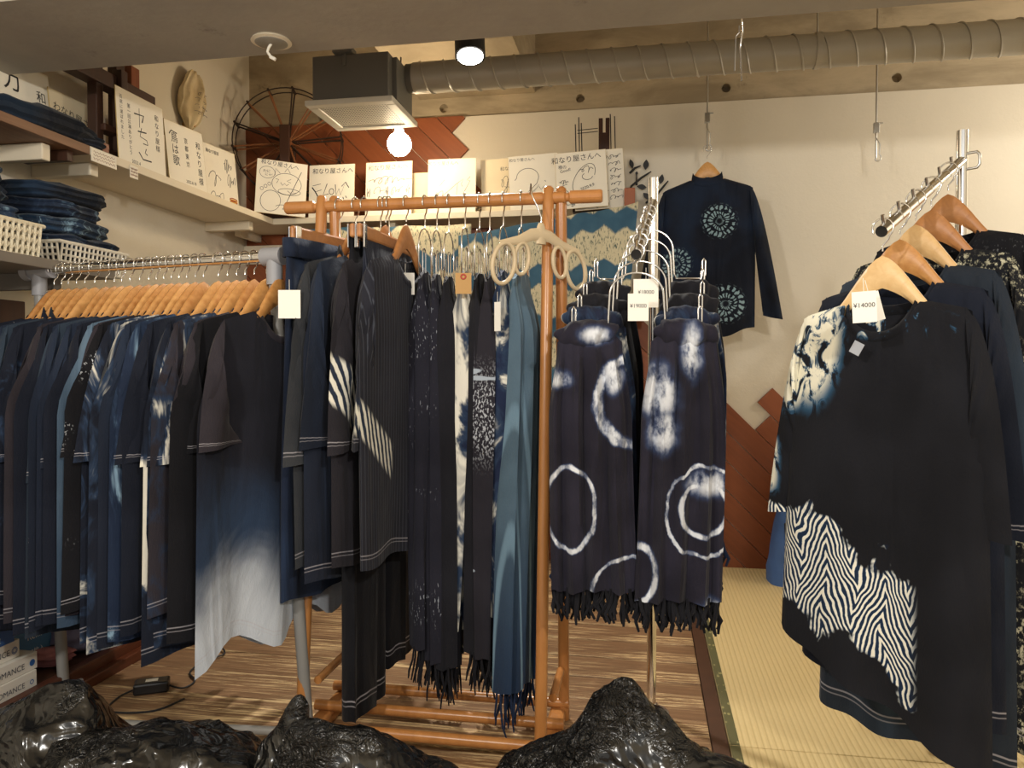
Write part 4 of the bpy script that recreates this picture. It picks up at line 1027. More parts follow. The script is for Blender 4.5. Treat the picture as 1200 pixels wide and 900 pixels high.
basket(by1 - .36, by1, XL + .02, -1.80, ZL, .10, plain('ivory_plastic', srgb(224, 214, 188), .5, var=.03), 'ivory plastic basket with honeycomb holes on the lower shelf', 'round')
# folded cloths
fab('fold_a', srgb(26, 40, 62), p_tiedye(.60, 16, white=srgb(120, 150, 172))); fab('fold_b', srgb(34, 58, 84), p_tiedye(.52, 18, white=srgb(130, 160, 180))); fab('fold_c', srgb(22, 30, 44), p_fade(srgb(40, 60, 84)))
fab('fold_l', srgb(110, 108, 136), p_fade(srgb(150, 148, 176))); fab('fold_p', srgb(150, 96, 100), p_fade(srgb(186, 130, 130))); fab('fold_d', srgb(20, 24, 34), p_fade(srgb(30, 44, 60)))
def folded(loc, dims, mat, label, seed, rz=0.0, group=None, rag=.30, tiltx=0.0, tilty=0.0, layers=3):
    mb = MB(); r = rnd(seed); nu, nv = 40, 26; rows = []
    A, B, H = dims[0] / 2, dims[1] / 2, dims[2]
    off = Vector((r.uniform(0, 50), r.uniform(0, 50), r.uniform(0, 50)))
    for j in range(nv + 1):
        ph = -PI / 2 + PI * j / nv; row = []
        for i in range(nu):
            th = 2 * PI * i / nu; c, s_ = math.cos(th), math.sin(th)
            e = .58; sx = (abs(c) ** e) * (1 if c > 0 else -1); sy = (abs(s_) ** e) * (1 if s_ > 0 else -1)
            cp = max(1e-4, math.cos(ph)) ** .35; sz = (abs(math.sin(ph)) ** .7) * (1 if ph > 0 else -1)
            p = Vector((A * sx * cp, B * sy * cp, H / 2 * sz + H / 2))
            ns = mnoise.noise_vector(p * 9 + off); n2 = mnoise.noise_vector(p * 24 + off)
            ly = math.sin(p.z / H * PI * 2 * layers) * .006 * cp
            p += Vector((ns.x * .03 + n2.x * .009 + ly * sx, ns.y * .03 + n2.y * .009 + ly * sy, (ns.z * rag * H + n2.z * .06 * H) * (.25 + .75 * (p.z / H))))
            row.append(p)
        rows.append(row)
    mb.grid(rows, None, wrap=True); mb.f.append(tuple(range(nu))); mb.f.append(tuple(reversed(range(nv * nu, nv * nu + nu))))
    o = obj('folded_cloth', mb, mat, None, smooth=True); o.location = loc; o.rotation_euler = (tiltx, tilty, rz)
    return tag(o, label, 'cloth', group)
zc = ZL + .065; yc = by + .14
for k, (mk, H, dx, dy, wx, wy, lab) in enumerate((('fold_a', .062, .0, .03, .30, .40, 'dark folded indigo cloth lying lowest on the square-holed basket'), ('fold_b', .062, .0, .0, .28, .33, 'mottled blue folded cloth in the middle of the basket heap'), ('fold_a', .058, -.005, -.03, .27, .30, 'mottled dark folded cloth second from the top of the basket heap'), ('fold_c', .060, .005, -.02, .27, .33, 'dark navy folded cloth topping the heap on the square-holed basket'))):
    folded((-2.015 + dx, yc + dy, zc), (wx, wy, H), FAB[mk], lab, 300 + k); zc += H * .88
zc = ZL + .085; yc = by1 - .17
for k, (mk, H, lab) in enumerate((('fold_b', .07, 'blue mottled folded cloth lowest in the ivory basket'), ('fold_a', .07, 'dark mottled folded cloth in the middle of the ivory basket pile'), ('fold_b', .07, 'pale blue mottled folded cloth near the top of the ivory basket pile'), ('fold_a', .06, 'dark mottled cloth topping the ivory basket pile'))):
    folded((-1.985, yc, zc), (.33 - .03 * k, .34 - .035 * k, H), FAB[mk], lab, 320 + k); zc += H * .86
# dark folded cloth on the upper shelf
p = at(50, 158, X=-1.93)
folded((-1.97, at(48, 150, X=-1.95).y, ZSH), (.19, .46, .075), FAB['fold_d'], 'dark folded cloth lying on the brown upper shelf', 340, rag=.4)
folded((-1.95, at(92, 158, X=-1.93).y, ZSH), (.14, .14, .05), FAB['fold_c'], 'small teal-edged folded cloth at the end of the brown upper shelf', 341, rag=.3)
# on the raised board
p = at(118, 765, X=-1.86)
folded((-1.93, p.y, .053), (.26, .34, .12), FAB['fold_l'], 'crumpled lavender folded cloth on the raised board behind the grey pipe', 350, .2, rag=.35)
folded((-1.90, p.y - .21, .053), (.18, .12, .05), FAB['fold_p'], 'pinkish folded cloth showing beside the grey pipe', 351, .1)
folded((-1.96, p.y + .05, .17), (.24, .28, .05), FAB['fold_d'], 'dark folded cloth on top of the lavender one', 352, .2)

# boxes on the raised board
BW = plain('white_carton', srgb(226, 220, 208), .6, var=.03); BBL = plain('blue_carton', srgb(40, 92, 156), .5, var=.05); BYB = plain('pale_carton', srgb(214, 214, 204), .6, var=.05); PRN = plain('grey_print', srgb(70, 70, 80), .6); PRW = plain('white_print', srgb(230, 232, 234), .6)
def carton(x1, y1, z0, dx, dy, dz, mat, label, txt, tmat, panel=None):
    t = empty('carton', (x1 - dx / 2, y1 - dy / 2, z0), PI / 2, label, 'box', None)
    obj('box_body', MB().box((0, 0, dz / 2), (dy, dx, dz)), mat, t, bevel=.002)
    obj('lid_flap', MB().box((0, -dx / 2 - .0006, dz - .012), (dy * .98, .0012, .022)), mat, t)
    if panel: obj('printed_panel', MB().box((dy * .18, -dx / 2 - .001, dz * .62), (dy * .55, .0012, dz * .34)), panel, t)
    for k, (s_, sz, fx, fz) in enumerate(txt):
        text_part('lettering', s_, sz, t, (dy * fx, -dx / 2 - .0026, dz * fz), tmat[k % len(tmat)])
    return t
bx = -1.776; bY = at(42, 815, X=bx).y
carton(bx, bY + .005, .053, .2, .36, .052, BW, 'white carton lowest in the stack beside the edge beam', [('ROMANCE', .022, .22, .30), ('o', .03, .44, .3)], [PRN, BBL])
carton(bx - .004, bY + .012, .106, .2, .36, .050, BW, 'white printed carton second from the bottom of the stack', [('ROMANCE', .024, .20, .30), ('●', .026, .44, .28)], [PRN, BBL])
carton(bx - .02, bY - .035, .157, .2, .34, .052, BW, 'white printed carton directly under the blue one', [('ROMANCE', .024, .22, .30), ('◎', .026, .44, .28)], [PRN, BBL])
carton(bx - .012, bY - .06, .21, .2, .34, .105, BBL, 'bright blue printed carton in the stack beside the edge beam', [('AUXETO', .034, .20, .66), ('ロマンス', .024, .20, .38), ('100枚', .02, .28, .12)], [PRN, PRW, PRW], panel=PRW)
carton(bx - .03, bY - .12, .316, .2, .30, .055, BYB, 'pale carton topping the stack of boxes', [('—', .02, .3, .3)], [PRN])
carton(bx - .12, bY + .20, .053, .14, .18, .15, plain('teal_blue_carton', srgb(58, 112, 158), .5), 'teal blue carton standing behind the stack of white cartons', [('Refill', .03, .1, .62), ('100枚入', .022, .1, .3)], [PRW, PRW])

# power adapter with cable on the planks
p = at(178, 803, Z=.02)
t = empty('power_adapter', (p.x, p.y, .001), .5, 'black power adapter with its cable lying on the planks', 'adapter')
obj('adapter_body', MB().box((0, 0, .018), (.10, .055, .034)), plain('black_plastic', (.012, .012, .013), .3), t, bevel=.006)
obj('rating_label', MB().box((0, 0, .0355), (.035, .02, .0008)), PAPER, t)
obj('cable', MB().tube(spline([(.05, 0, .012), (.09, -.02, .006), (.12, .03, .005), (.10, .11, .005), (.14, .20, .005), (.2, .24, .006), (.18, .32, .012)]), .003, 6), INK, t, smooth=True)
obj('cable', MB().tube(spline([(-.05, 0, .012), (-.09, -.03, .005), (-.10, -.12, .005), (.02, -.16, .005), (.10, -.10, .005)]), .003, 6), INK, t, smooth=True)

# things on a low cabinet below the lower shelf
t = empty('low_cabinet', (XL + .003, 1.75, .053), 0, 'small pale cabinet with a dark brown panel under the basket shelf', 'cabinet')
obj('cabinet_body', MB().mm((0, 0, 0), (.16, .95, 1.05)), plain('pale_grey_panel', srgb(150, 142, 126), .7), t, bevel=.003)
obj('dark_panel', MB().mm((.16, .30, .90), (.172, .42, 1.16)), DARKWOOD, t, bevel=.003)

# ================================================================== autograph boards
GOLD = plain('gilt_edge', srgb(196, 170, 110), .4, .3)
def squig(x0, y0, x1, y1, seed, loops=3, amp=None):
    r = rnd(seed); n_ = 10 * loops; pts = []
    a = amp or (y1 - y0); ph = r.uniform(0, 6)
    for i in range(n_ + 1):
        u = i / n_; pts.append((lerp(x0, x1, u) + (x1 - x0) / loops * (.35 + .25 * math.sin(u * 9 + seed)) * math.sin(u * loops * 2 * PI + ph), (y0 + y1) / 2 + a * .5 * math.sin(u * loops * 2 * PI * .98 + ph + 1.3) * (.55 + .45 * math.sin(u * 7 + seed))))
    return pts
def circ(cx, cy, rx, ry, a0=0, a1=2 * PI, n_=28, rot=0): return [(cx + rx * math.cos(lerp(a0, a1, i / n_)) * math.cos(rot) - ry * math.sin(lerp(a0, a1, i / n_)) * math.sin(rot), cy + rx * math.cos(lerp(a0, a1, i / n_)) * math.sin(rot) + ry * math.sin(lerp(a0, a1, i / n_)) * math.cos(rot)) for i in range(n_ + 1)]
def sboard(loc, rz, label, texts=(), strokes=(), w_=.242, h_=.272, lean=.06, roll=0.0, mat=None, ink=None, extra=None):
    """card standing on its lower edge; texts and strokes in 0..1 of its face"""
    t = empty('autograph_board', loc, 0, label, 'board')
    t.rotation_euler = (Matrix.Rotation(rz, 3, 'Z') @ Matrix.Rotation(roll, 3, 'Y') @ Matrix.Rotation(-lean, 3, 'X')).to_euler()
    obj('card', MB().box((0, 0, h_ / 2), (w_ - .002, .0036, h_ - .002)), mat or PAPER, t)
    m = MB(); e = .0012
    for c, d in (((0, 0, e / 2), (w_, .0034, e)), ((0, 0, h_ - e / 2), (w_, .0034, e)), ((-w_ / 2 + e / 2, 0, h_ / 2), (e, .0034, h_)), ((w_ / 2 - e / 2, 0, h_ / 2), (e, .0034, h_))): m.box(c, d)
    o = obj('gilt_edge', m, GOLD, t)
    X = lambda u: (u - .5) * w_
    for (s_, u, v, sz, *rot) in texts: text_part('handwriting', s_, sz, t, (X(u), -.0026, v * h_), ink or INK, rot[0] if rot else 0.0)
    if strokes:
        for k, (pts, wd) in enumerate(strokes):
            obj('ink_stroke', MB().tube([(X(u), -.0024, v * h_) for u, v in pts], wd, 4, sx=.3, up=(0, 0, 1)), ink or INK, t)
    if extra: extra(t, X, h_)
    return t
def vcol(s_, u, v0, dv, sz): return [(c, u, v0 - i * dv, sz) for i, c in enumerate(s_)]
GREYINK = plain('grey_ink', srgb(92, 88, 84), .7); FAINT = plain('faint_ink', srgb(150, 138, 112), .7)
yb = 3.635
def bx_(px, Y=yb): return at(px, 250, Y=Y).x
def bottom(pxc, Y=yb): return Vector((bx_(pxc, Y), Y, ZSH + .001))
# -- back shelf
p = bottom(328, 3.52); p.z = ZSH + .001
sboard(p, math.radians(28), 'white board with a line-drawn smiling cat and speech bubble', [('和なり屋さんへ', .45, .90, .026, .06), ('わに', .20, .76, .018), ('にゃ!', .24, .70, .016), ('2021.9.16', .74, .05, .018)],
       [(circ(.60, .58, .29, .20), .0011), ([(.36, .72), (.37, .85), (.46, .77)], .0011), ([(.55, .80), (.60, .88), (.66, .79)], .0011), ([(.68, .68), (.60, .64), (.68, .61)], .0011), ([(.38, .66), (.44, .65), (.40, .58)], .0011), ([(.48, .60), (.52, .55), (.56, .59), (.60, .55), (.64, .59)], .0011),
        (circ(.66, .44, .22, .06), .0011), ([(.62, .46), (.68, .42), (.74, .47), (.72, .41), (.80, .44)], .0012), ([(.88, .84), (.60, .20)], .0014), (circ(.30, .24, .20, .19, rot=.6), .0011), (squig(.42, .10, .72, .20, 5, 2), .0011), (circ(.21, .76, .15, .11), .0009), (circ(.12, .45, .03, .03), .0009), (circ(.19, .50, .03, .03), .0009), (circ(.26, .55, .03, .03), .0009)], roll=.06, lean=.10)
sboard(bottom(388), .02, 'white board lettered with the big word FLOW and a dedication', [('和なり屋さんへ', .52, .84, .031), ('2019.8', .5, .06, .02)],
       [([(.07, .58), (.14, .50), (.22, .38)], .0028), ([(.08, .61), (.26, .64)], .0012), ([(.16, .50), (.28, .53)], .0012), ([(.40, .64), (.31, .42), (.44, .45)], .0018), (circ(.50, .49, .05, .055), .0016), ([(.58, .62), (.60, .42), (.66, .54), (.70, .42), (.80, .66), (.72, .58)], .0022), ([(.80, .66), (.88, .55)], .0022), ([(.75, .38), (.77, .34)], .0018), ([(.81, .40), (.83, .36)], .0018)], lean=.07)
sboard(bottom(455), .0, 'white board closely covered with brush signatures beside the FLOW board', [('和なり屋さんへ', .48, .86, .030, -.03)],
       [(squig(.06, .58, .94, .74, 11, 7), .0015), (squig(.20, .38, .40, .54, 12, 2), .0012), (squig(.56, .38, .78, .54, 13, 3), .0012), (squig(.03, .34, .10, .52, 14, 3), .0011), (squig(.44, .34, .49, .55, 15, 3), .0012), (squig(.86, .38, .95, .56, 16, 3), .0011), (squig(.25, .10, .65, .20, 17, 4), .0011)], ink=GREYINK, lean=.07)
sboard(bottom(493, 3.70), .0, 'half-hidden white board between two signed boards on the back shelf', [('へ', .2, .70, .03), ('様', .62, .4, .02)], [], h_=.225, lean=.05, mat=PAPER2)
sboard(bottom(529), .02, 'white board with one sweeping faint signature', [('和なり屋さんへ', .32, .89, .022)], [([(.30, .56), (.22, .48), (.35, .62)], .0010), ([(.28, .30), (.45, .42), (.62, .55), (.74, .62), (.70, .53), (.72, .48)], .0011), ([(.62, .55), (.60, .30)], .0010), ([(.88, .66), (.82, .60), (.88, .58), (.72, .32)], .0012), (squig(.18, .30, .34, .42, 22, 2), .0009)], ink=GREYINK, lean=.07)
sboard(bottom(588, 3.68), .0, 'cream board with a small dense signature, half behind a big one', [('和なり屋', .70, .78, .022)], [(squig(.50, .45, .90, .68, 31, 4), .0012), (squig(.56, .36, .90, .50, 32, 3), .0012)], mat=PAPER2, roll=-.03, w_=.20, ink=GREYINK)
sboard(bottom(627), .03, 'white board with one large looping signature', [('和なり屋さんへ', .28, .90, .018)], [([(.12, .56)] + circ(.38, .60, .22, .16, PI, -.3, 16) + [(.56, .48), (.44, .38), (.38, .34), (.44, .32), (.56, .40), (.60, .46), (.54, .38), (.40, .26), (.32, .20)], .0013), ([(.60, .42), (.64, .36), (.70, .42)], .0012), ([(.72, .52), (.74, .50)], .0014)], roll=-.05, ink=GREYINK)
sboard(bottom(683, 3.62), .03, 'white board with an autographed round doodle and bold dedication', [('和なり屋さんへ', .42, .84, .034, -.05), ('様の', .14, .72, .02), ('Good!', .20, .66, .02, -.2), ('2020.9.9', .62, .34, .02, -.3)],
       [(circ(.55, .52, .16, .30, .6, 5.6, rot=-.7), .0011), (squig(.44, .60, .72, .74, 41, 3), .0012), (circ(.62, .55, .10, .06, 2.2, 6.2), .0012), (squig(.06, .44, .24, .52, 42, 4), .0011), ([(.06, .40), (.22, .44)], .0009), (squig(.05, .18, .34, .34, 43, 2), .0012), (squig(.40, .20, .66, .28, 44, 3), .0011), (squig(.08, .02, .4, .12, 45, 3), .0011)], roll=-.055)
sboard(bottom(714, 3.60) + Vector((-.045, .06, 0)), .04, 'white board crowded with many small signatures', [], [(squig(.45 + .27 * (k % 2), .86 - .115 * (k // 2) - .03, .66 + .27 * (k % 2), .86 - .115 * (k // 2) + .05, 50 + k, 3), .0011) for k in range(15)], roll=-.055, h_=.285)
obj('autograph_board', MB(), None) if False else None
e = empty('wooden_block', at(738, 232, Y=3.66), 0, 'reddish brown wooden block at the end of the back shelf', 'block'); e.location.z = ZSH
obj('block_body', MB().box((0, 0, .045), (.05, .06, .09)), CLADWOOD, e, bevel=.003)
# -- left shelf: faces look along +x
def ls(px, X): q = at(px, 200, X=X); return Vector((X, q.y, ZSH + .001))
yA, yB_ = ls(139, -1.90), ls(196, -1.90)
sboard(ls(168, -1.91), PI / 2 - .02, 'tall white board with vertical brush calligraphy at the front of the left shelf', vcol('和なり屋様', .84, .78, .105, .026) + vcol('第一回公演ありがとう', .25, .78, .068, .018) + vcol('百選に選ばれました', .10, .86, .066, .017) + [('2023.4', .35, .06, .018)],
       [([(.36, .74), (.56, .76), (.52, .66)], .0026), ([(.47, .84), (.46, .58)], .0012), ([(.42, .52), (.60, .54)], .0024), ([(.50, .58), (.46, .46), (.60, .44), (.62, .38), (.52, .38)], .0018), ([(.58, .32), (.55, .26), (.60, .24)], .0020), ([(.42, .24), (.50, .16), (.68, .17)], .0026)], w_=.272, h_=.285, lean=.05)
def burger(t, X, h_):
    for k, (c, col) in enumerate(((.17, srgb(168, 84, 40)), (.145, srgb(226, 176, 70)), (.12, srgb(150, 44, 30)), (.095, srgb(206, 160, 60)), (.07, srgb(190, 90, 80)))):
        obj('burger_drawing', MB().tube([(X(.82) + .028 * math.cos(a), -.003, (c + .05 * 0) * h_ + .006 * math.sin(a)) for a in [2 * PI * i / 16 for i in range(16)]], .0022, 5, closed=True), plain('burger_colour', col, .7), t)
sboard(ls(222, -1.93), PI / 2 - .03, 'white board with big vertical calligraphy dated 2022', vcol('和なり屋様', .84, .72, .14, .034) + vcol('京都東京', .52, .74, .12, .026) + vcol('鳥は歌', .22, .70, .17, .046) + [('2022.8.18', .56, .12, .018)], [([(.10, .80), (.16, .86), (.30, .84)], .0022)], w_=.262, h_=.275, lean=.07, roll=-.05)
sboard(ls(262, -1.96), PI / 2 - .05, 'white board with looping signatures and a small burger drawing', [('和なり屋様', .28, .86, .02)], [(squig(.10, .30, .44, .62, 61, 2), .0014), (squig(.62, .60, .86, .86, 62, 5), .0013), (squig(.70, .36, .92, .60, 63, 4), .0014), (squig(.14, .06, .5, .24, 64, 3), .0012)], w_=.255, h_=.275, lean=.07, roll=-.04, extra=burger)
sboard(ls(30, -2.09), PI / 2, 'white board with a bold brush stroke behind the dark folded cloth', [('カ', .42, .62, .09), ('和', .84, .62, .045), ('な', .86, .45, .04)], [], w_=.30, h_=.30, lean=.14)
sboard(ls(93, -2.085), PI / 2, 'white board reading the shop dedication, leaning behind the dark wooden frame', [('わなり屋さん', .5, .66, .036, .12)] + vcol('林', .88, .3, .1, .07), [], w_=.242, h_=.25, lean=.10, mat=PAPER2)

# ================================================================== old wooden frame, hat, spinning wheel, ornaments
fx = -2.00; q = at(112, 150, X=fx)
t = empty('wooden_loom_frame', (fx, q.y, ZSH), 0, 'old dark wooden loom frame standing on the left shelf', 'loom frame')
Y = lambda px: at(px, 150, X=fx).y - q.y
for px, dx, h_ in ((112, 0, .36), (133, .03, .37)):
    obj('post', MB().mm((dx - .02, Y(px) - .018, 0), (dx + .02, Y(px) + .018, h_)), DARKWOOD, t, bevel=.003)
for px, dx, h_ in ((153, -.06, .46), (170, -.06, .46)):
    obj('slotted_upright', MB().mm((dx - .02, Y(px) - .025, .0), (dx + .02, Y(px) + .025, h_)), CLADWOOD if px == 170 else DARKWOOD, t, bevel=.003)
obj('long_beam', MB().mm((-.03, Y(55), .29), (.03, Y(175), .345)), DARKWOOD, t, bevel=.004)
obj('cross_rung', MB().mm((-.01, Y(112), .12), (.04, Y(134), .145)), DARKWOOD, t, bevel=.003)
obj('cross_rung', MB().mm((-.01, Y(112), .04), (.03, Y(134), .06)), DARKWOOD, t, bevel=.003)
obj('beam_end', MB().tube([(.02, Y(175), .235), (.02, Y(205), .235)], .018, 10), DARKWOOD, t, smooth=True)
e = empty('wood_chip_card', at(121, 176, X=-1.9), PI / 2, 'small brown card leaning on the shelf edge before the loom frame', 'card'); e.location.z = ZSH
obj('card_sheet', MB().box((0, 0, .022), (.055, .003, .044)), CLADWOOD, e)
# signed cloth hat on a wall peg
hp = at(233, 118, X=-2.09)
t = empty('signed_cloth_hat', (XL, hp.y, hp.z - .13), PI / 2, 'cream cloth hat scribbled with signatures hanging on the left wall', 'hat')
HAT = NT('cream_hat_cloth'); HAT = HAT.fin(HAT.mix(HAT.ss(HAT.noise(scale=9, detail=4), .35, .65), srgb(196, 176, 138), srgb(220, 204, 170)), .85, 0, .2)
mb = MB(); rows = []
for j in range(25):
    v = j / 24; row = []
    for i in range(36):
        a = 2 * PI * i / 36; wv = math.sin(PI * min(1, v * .93 + .05)) ** .6
        x = .098 * wv * math.cos(a) * (1 - .25 * v) + .04 * (.5 - v); y = -.045 + .042 * wv * math.sin(a); z = .27 - .28 * v
        p_ = Vector((x, y, z)); nv = mnoise.noise_vector(p_ * 14); fo_ = math.sin(7 * a + 5 * v) * .006 + math.sin(x * 70 + 9 * v) * .005
        row.append(p_ + nv * .012 + Vector((fo_ * .5, fo_, 0)))
    rows.append(row)
mb.grid(rows, None, wrap=True); mb.f.append(tuple(range(36))); mb.f.append(tuple(reversed(range(24 * 36, 25 * 36))))
hat = obj('hat_cloth', mb, HAT, t, smooth=True)
for k in range(4): obj('signature', MB().tube([(x, -.094 + abs(x) * .18 - .0 * k, z) for x, z in squig(-.05 + .01 * k, .05 + .03 * k, .05, .09 + .03 * k, 400 + k, 3, .02)], .0010, 4), GREYINK, hat)
obj('wall_peg', MB().tube([(0, 0, .02), (0, -.06, .02)], .014, 12), HANGWOOD, t, smooth=True)
# spinning wheel
wc = at(338, 168, Y=3.72)
t = empty('spinning_wheel', (wc.x, wc.y, ZSH), math.radians(16), 'old wooden spinning wheel with thin spokes behind the autograph boards', 'spinning wheel')
H = wc.z - ZSH; Rw = .275; RIM = plain('dark_cane', srgb(44, 28, 18), .6); SPK = wood('spoke_wood', srgb(104, 62, 34), srgb(160, 104, 62), (20, 20, 20), .55)
NS = 14
ang0 = [2 * PI * k / NS + .12 for k in range(NS)]
for y in (-.035, .035):
    obj('rim_cord', MB().tube([(Rw * math.cos(a), y, H + Rw * math.sin(a)) for a in [2 * PI * k / 56 for k in range(56)]], .0032, 6, closed=True), RIM, t, smooth=True)
for k, a in enumerate(ang0):
    for y in (-.03, .03): obj('spoke', MB().tube([(.02 * math.cos(a), y * .5, H + .02 * math.sin(a)), (Rw * math.cos(a), y * 1.1, H + Rw * math.sin(a))], .0042, 6), SPK if k % 3 else RIM, t)
    obj('rim_crosspiece', MB().tube([(Rw * math.cos(a), -.048, H + Rw * math.sin(a)), (Rw * math.cos(a), .048, H + Rw * math.sin(a))], .0065, 8), RIM, t)
obj('hub', MB().tube([(0, -.05, H), (0, .05, H)], .022, 16), SPK, t, smooth=True)
obj('stand_post', MB().mm((-.032, -.075, 0), (.018, -.052, H + .075)), DARKWOOD, t, bevel=.003)
obj('stand_post', MB().mm((-.025, .055, 0), (.025, .078, H + .05)), DARKWOOD, t, bevel=.003)
obj('stand_base', MB().mm((-.11, -.085, 0), (.09, .09, .03)), DARKWOOD, t, bevel=.003)
# slotted wooden upright with wires
c = at(708, 150, Y=3.74)
t = empty('slotted_wooden_stand', (c.x, 3.74, ZSH), 0, 'slotted dark wooden upright with thin wires behind the crowded signature board', 'stand')
T = at(708, 139, Y=3.74).z - ZSH
m = MB().mm((-.026, -.012, 0), (.026, .012, T - .07)); obj('slotted_upright', m, DARKWOOD, t, bevel=.002)
for s_ in (-1, 1): obj('slot_prong', MB().mm((s_ * .026, -.012, T - .07), (s_ * .007, .012, T)), DARKWOOD, t, bevel=.002)
for px in (677, 681, 684, 718, 723):
    x = at(px, 150, Y=3.74).x - c.x; obj('wire', MB().tube([(x, 0, 0), (x - .012, 0, T + .02 * math.sin(px))], .0026, 6), INK, t)
obj('wire', MB().tube([(-.13, 0, T - .05), (-.03, 0, T - .045)], .0018, 6), INK, t)
obj('wire', MB().tube([(-.13, 0, T - .065), (-.03, 0, T - .06)], .0018, 6), INK, t)
obj('stand_foot', MB().mm((-.15, -.03, 0), (.12, .03, .02)), DARKWOOD, t)
# metal leaf ornament on the wall
BLK = plain('black_iron', (.012, .012, .013), .5)
t = empty('leaf_wall_ornament', at(752, 215, Y=YB), 0, 'black iron branch ornament with leaves on the back wall', 'wall ornament'); t.location.y = YB - .025
O3 = t.location.copy()
R_ = lambda px, py: Vector((at(px, py, Y=YB - .025).x - O3.x, 0, at(px, py, Y=YB - .025).z - O3.z))
for pts in (((733, 238), (740, 218), (752, 208), (763, 201)), ((738, 203), (744, 197), (751, 194)), ((757, 238), (770, 228), (778, 218), (783, 212)), ((746, 217), (746, 204)), ((768, 238), (764, 230))):
    obj('stem', MB().tube([R_(*p_) for p_ in pts], [.006] + [.0055] * (len(pts) - 2) + [.003], 7), BLK, t, smooth=True)
def leafm(px, py, ln, wd, rot):
    c = R_(px, py); vs = []; n_ = 8
    prof_ = [(math.sin(PI * i / n_) * wd, ln * (i / n_ - .5)) for i in range(n_ + 1)]
    poly = [(x, z) for x, z in prof_] + [(-x, z) for x, z in reversed(prof_[1:-1])]
    fn = lambda x, z, d: c + Vector((x * math.cos(rot) - z * math.sin(rot), d, x * math.sin(rot) + z * math.cos(rot)))
    obj('leaf', MB().prism(poly, fn, -.002, .002), BLK, t)
for a in ((740, 192, .05, .011, .3), (757, 193, .052, .014, -.1), (752, 219, .05, .013, 1.4), (775, 210, .05, .013, -.2), (746, 203, .02, .007, 0), (758, 230, .05, .013, .8), (780, 232, .045, .012, -.6)): leafm(*a)
# wall hangings
def tapm():
    n = NT('banded_indigo_cloth'); x, y, z = n.xyz(); w_ = n.noise(scale=7, detail=4)
    zz = n.add(n.add(z, n.mul(x, -.06)), n.add(n.add(n.mul(n.math('SINE', n.mul(x, 26)), .007), n.mul(n.math('ARCSINE', n.math('SINE', n.mul(x, 62))), .010)), n.mul(n.sub(w_, .5), .06)))
    f = n.math('FRACT', n.mul(zz, 1 / .235)); m = n.mul(n.ss(f, .18, .24), n.ss(f, .86, .80))
    fk = n.noise(n.scaled(n.tc(), (150, 150, 46)), 1.0, 3, .6)
    cr = n.mix(n.ss(fk, .52, .66), srgb(212, 202, 170), srgb(92, 104, 96)); bl = n.mix(n.noise(scale=9, detail=3), srgb(48, 80, 104), srgb(80, 116, 138))
    n.bump(n.noise(scale=40), .3, .004); return n.fin(n.mix(m, bl, cr), .9, 0, .2)
TAP = tapm()
def hanging(corners, Y, label, seed, nu=34, nv=24, mat=None):
    """corners: top-left, top-right, bottom-right, bottom-left pixels on the plane Y"""
    q = [at(px, py, Y=Y) for px, py in corners]; o0 = q[0].copy(); mb = MB(); rows = []; r = rnd(seed)
    for j in range(nv + 1):
        v = j / nv; row = []
        for i in range(nu + 1):
            u = i / nu; p = q[0].lerp(q[1], u).lerp(q[3].lerp(q[2], u), v) - o0
            row.append(p + Vector((0, .010 * math.sin(u * 17 + v * 3 + seed) * v + .006 * math.sin(u * 41 + seed), -.006 * math.sin(PI * ((u * 3) % 1)) * (1 - v))))
        rows.append(row)
    mb.grid(rows); o = obj('wall_hanging', mb, mat or TAP, None, smooth=True); o.location = o0; s_ = o.modifiers.new('t', 'SOLIDIFY'); s_.thickness = .002
    return tag(o, label, 'cloth')
hanging(((537, 276), (748, 237), (722, 520), (537, 540)), 3.50, 'indigo and cream banded shibori cloth hung slantwise below the back shelf', 1)
hanging(((338, 268), (552, 262), (548, 520), (338, 520)), 3.56, 'paler banded cloth hanging beside the slanting shibori cloth', 4)
# blue bag leaning at the far wall behind the right stand
p = at(916, 672, Z=.0)
t = empty('blue_cloth_bag', (p.x + .10, YB - .22, .004), .1, 'blue denim cloth bag standing on the tatami against the wall', 'bag')
DENIM = plain('blue_denim', srgb(74, 108, 168), .85, var=.2, vscale=20)
mb = MB(); rows = []
for j in range(15):
    v = j / 14; row = []
    for i in range(28):
        a = 2 * PI * i / 28; wx = lerp(.19, .13, v ** 1.4); wy = lerp(.11, .05, v)
        p_ = Vector((wx * (abs(math.cos(a)) ** .6) * (1 if math.cos(a) > 0 else -1), wy * (abs(math.sin(a)) ** .6) * (1 if math.sin(a) > 0 else -1), .47 * v)); row.append(p_ + mnoise.noise_vector(p_ * 11) * .014 * sm(v * 5))
    rows.append(row)
mb.grid(rows, None, wrap=True); mb.f.append(tuple(range(28))); mb.f.append(tuple(reversed(range(14 * 28, 15 * 28))))
obj('bag_body', mb, DENIM, t, smooth=True)
obj('dark_patch', MB().box((-.115, -.090, .26), (.05, .012, .06), Matrix.Rotation(-.35, 3, 'X')), INK, t)
obj('handle', MB().tube([(-.08, 0, .45), (-.07, 0, .55), (0, 0, .60), (.07, 0, .55), (.08, 0, .45)], .01, 8), DENIM, t, smooth=True)

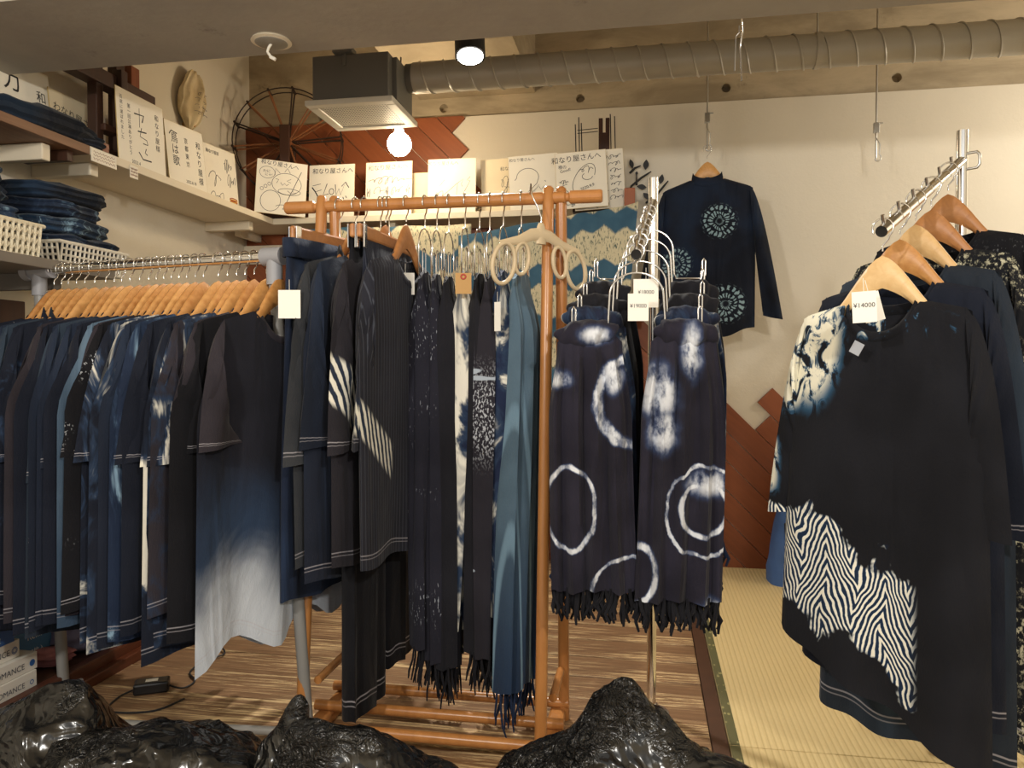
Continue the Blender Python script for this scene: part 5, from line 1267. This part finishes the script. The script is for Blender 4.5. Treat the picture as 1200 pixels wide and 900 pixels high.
# ================================================================== black plastic bags in the foreground
def bagmat():
    n = NT('black_bin_liner')
    r1 = n.math('ABSOLUTE', n.sub(n.noise(scale=7, detail=2, rough=.5, dist=2.2), .5)); r2 = n.math('ABSOLUTE', n.sub(n.noise(scale=26, detail=3, rough=.6, dist=1.6), .5))
    pm_ = n.ss(n.noise(scale=6, detail=2), .45, .62)
    n.bump(n.add(n.mul(r1, -1.1), n.mul(n.mul(r2, pm_), -1.5)), 1.0, .035); return n.fin((.008, .008, .0078), .20, 0, .55)
BAG = bagmat()
def bag(loc, dims, lobes, label, seed, rz=0.0, sub=6):
    bm = bmesh.new(); bmesh.ops.create_icosphere(bm, subdivisions=sub, radius=1.0); off = Vector((seed * 3.1, seed * 1.7, 0))
    for v in bm.verts:
        d = v.co.normalized(); p = Vector((d.x * dims[0], d.y * dims[1], max(d.z, -.35) * dims[2]))
        for (lx, ly, lz, amp, sh) in lobes:
            L_ = Vector((lx, ly, lz)).normalized(); k = max(0, d.dot(L_)) ** sh; p += L_ * amp * k
        n1 = mnoise.ridged_multi_fractal(p * 4.0 + off, .9, 2.1, 4, 1.0, 2.0); n2 = mnoise.noise_vector(p * 5 + off); n3 = mnoise.ridged_multi_fractal(p * 11 + off, .9, 2.1, 3, 1.0, 2.0)
        p += d * ((n1 - 1.0) * .020 + (n3 - 1) * .010) + n2 * .026
        v.co = p
    zmin = min(v.co.z for v in bm.verts)
    for v in bm.verts: v.co.z = max(v.co.z - zmin - .015, 0.0)
    me = bpy.data.meshes.new('plastic_bag'); bm.to_mesh(me); bm.free(); me.materials.append(BAG)
    me.polygons.foreach_set('use_smooth', [True] * len(me.polygons))
    o = bpy.data.objects.new('plastic_bag', me); COL.objects.link(o); o.location = loc; o.rotation_euler = (0, 0, rz); return tag(o, label, 'bag')
def fp(px, dep): return plan((px - 600) / F * dep, dep, .002)
bag(fp(30, 1.62), (.30, .18, .175), [(.22, .1, 1, .07, 22)], 'black plastic bag with a crumpled shiny peak beside the cartons', 1)
bag(fp(205, 1.50), (.34, .18, .185), [(-.7, 0, .7, .05, 5)], 'low flat black plastic bag between two peaked ones', 2)
bag(fp(316, 1.47), (.075, .06, .19), [(.32, .0, 1, .12, 5)], 'narrow upright twisted neck of a black plastic bag', 3, sub=5)
bag(fp(440, 1.42), (.25, .16, .19), [(-.45, 0, .9, .07, 8)], 'rounded black plastic bag in front of the wooden rack', 4)
bag(fp(752, 1.47), (.27, .17, .17), [(-.06, .0, 1, .13, 20), (-.8, 0, .5, .07, 6), (.75, 0, .35, .06, 6)], 'large black plastic bag with a pointed top before the scarf stand', 5)
bag(fp(600, 1.30), (.20, .12, .085), [], 'flattened black plastic bag between the rounded and the pointed one', 6, sub=5)
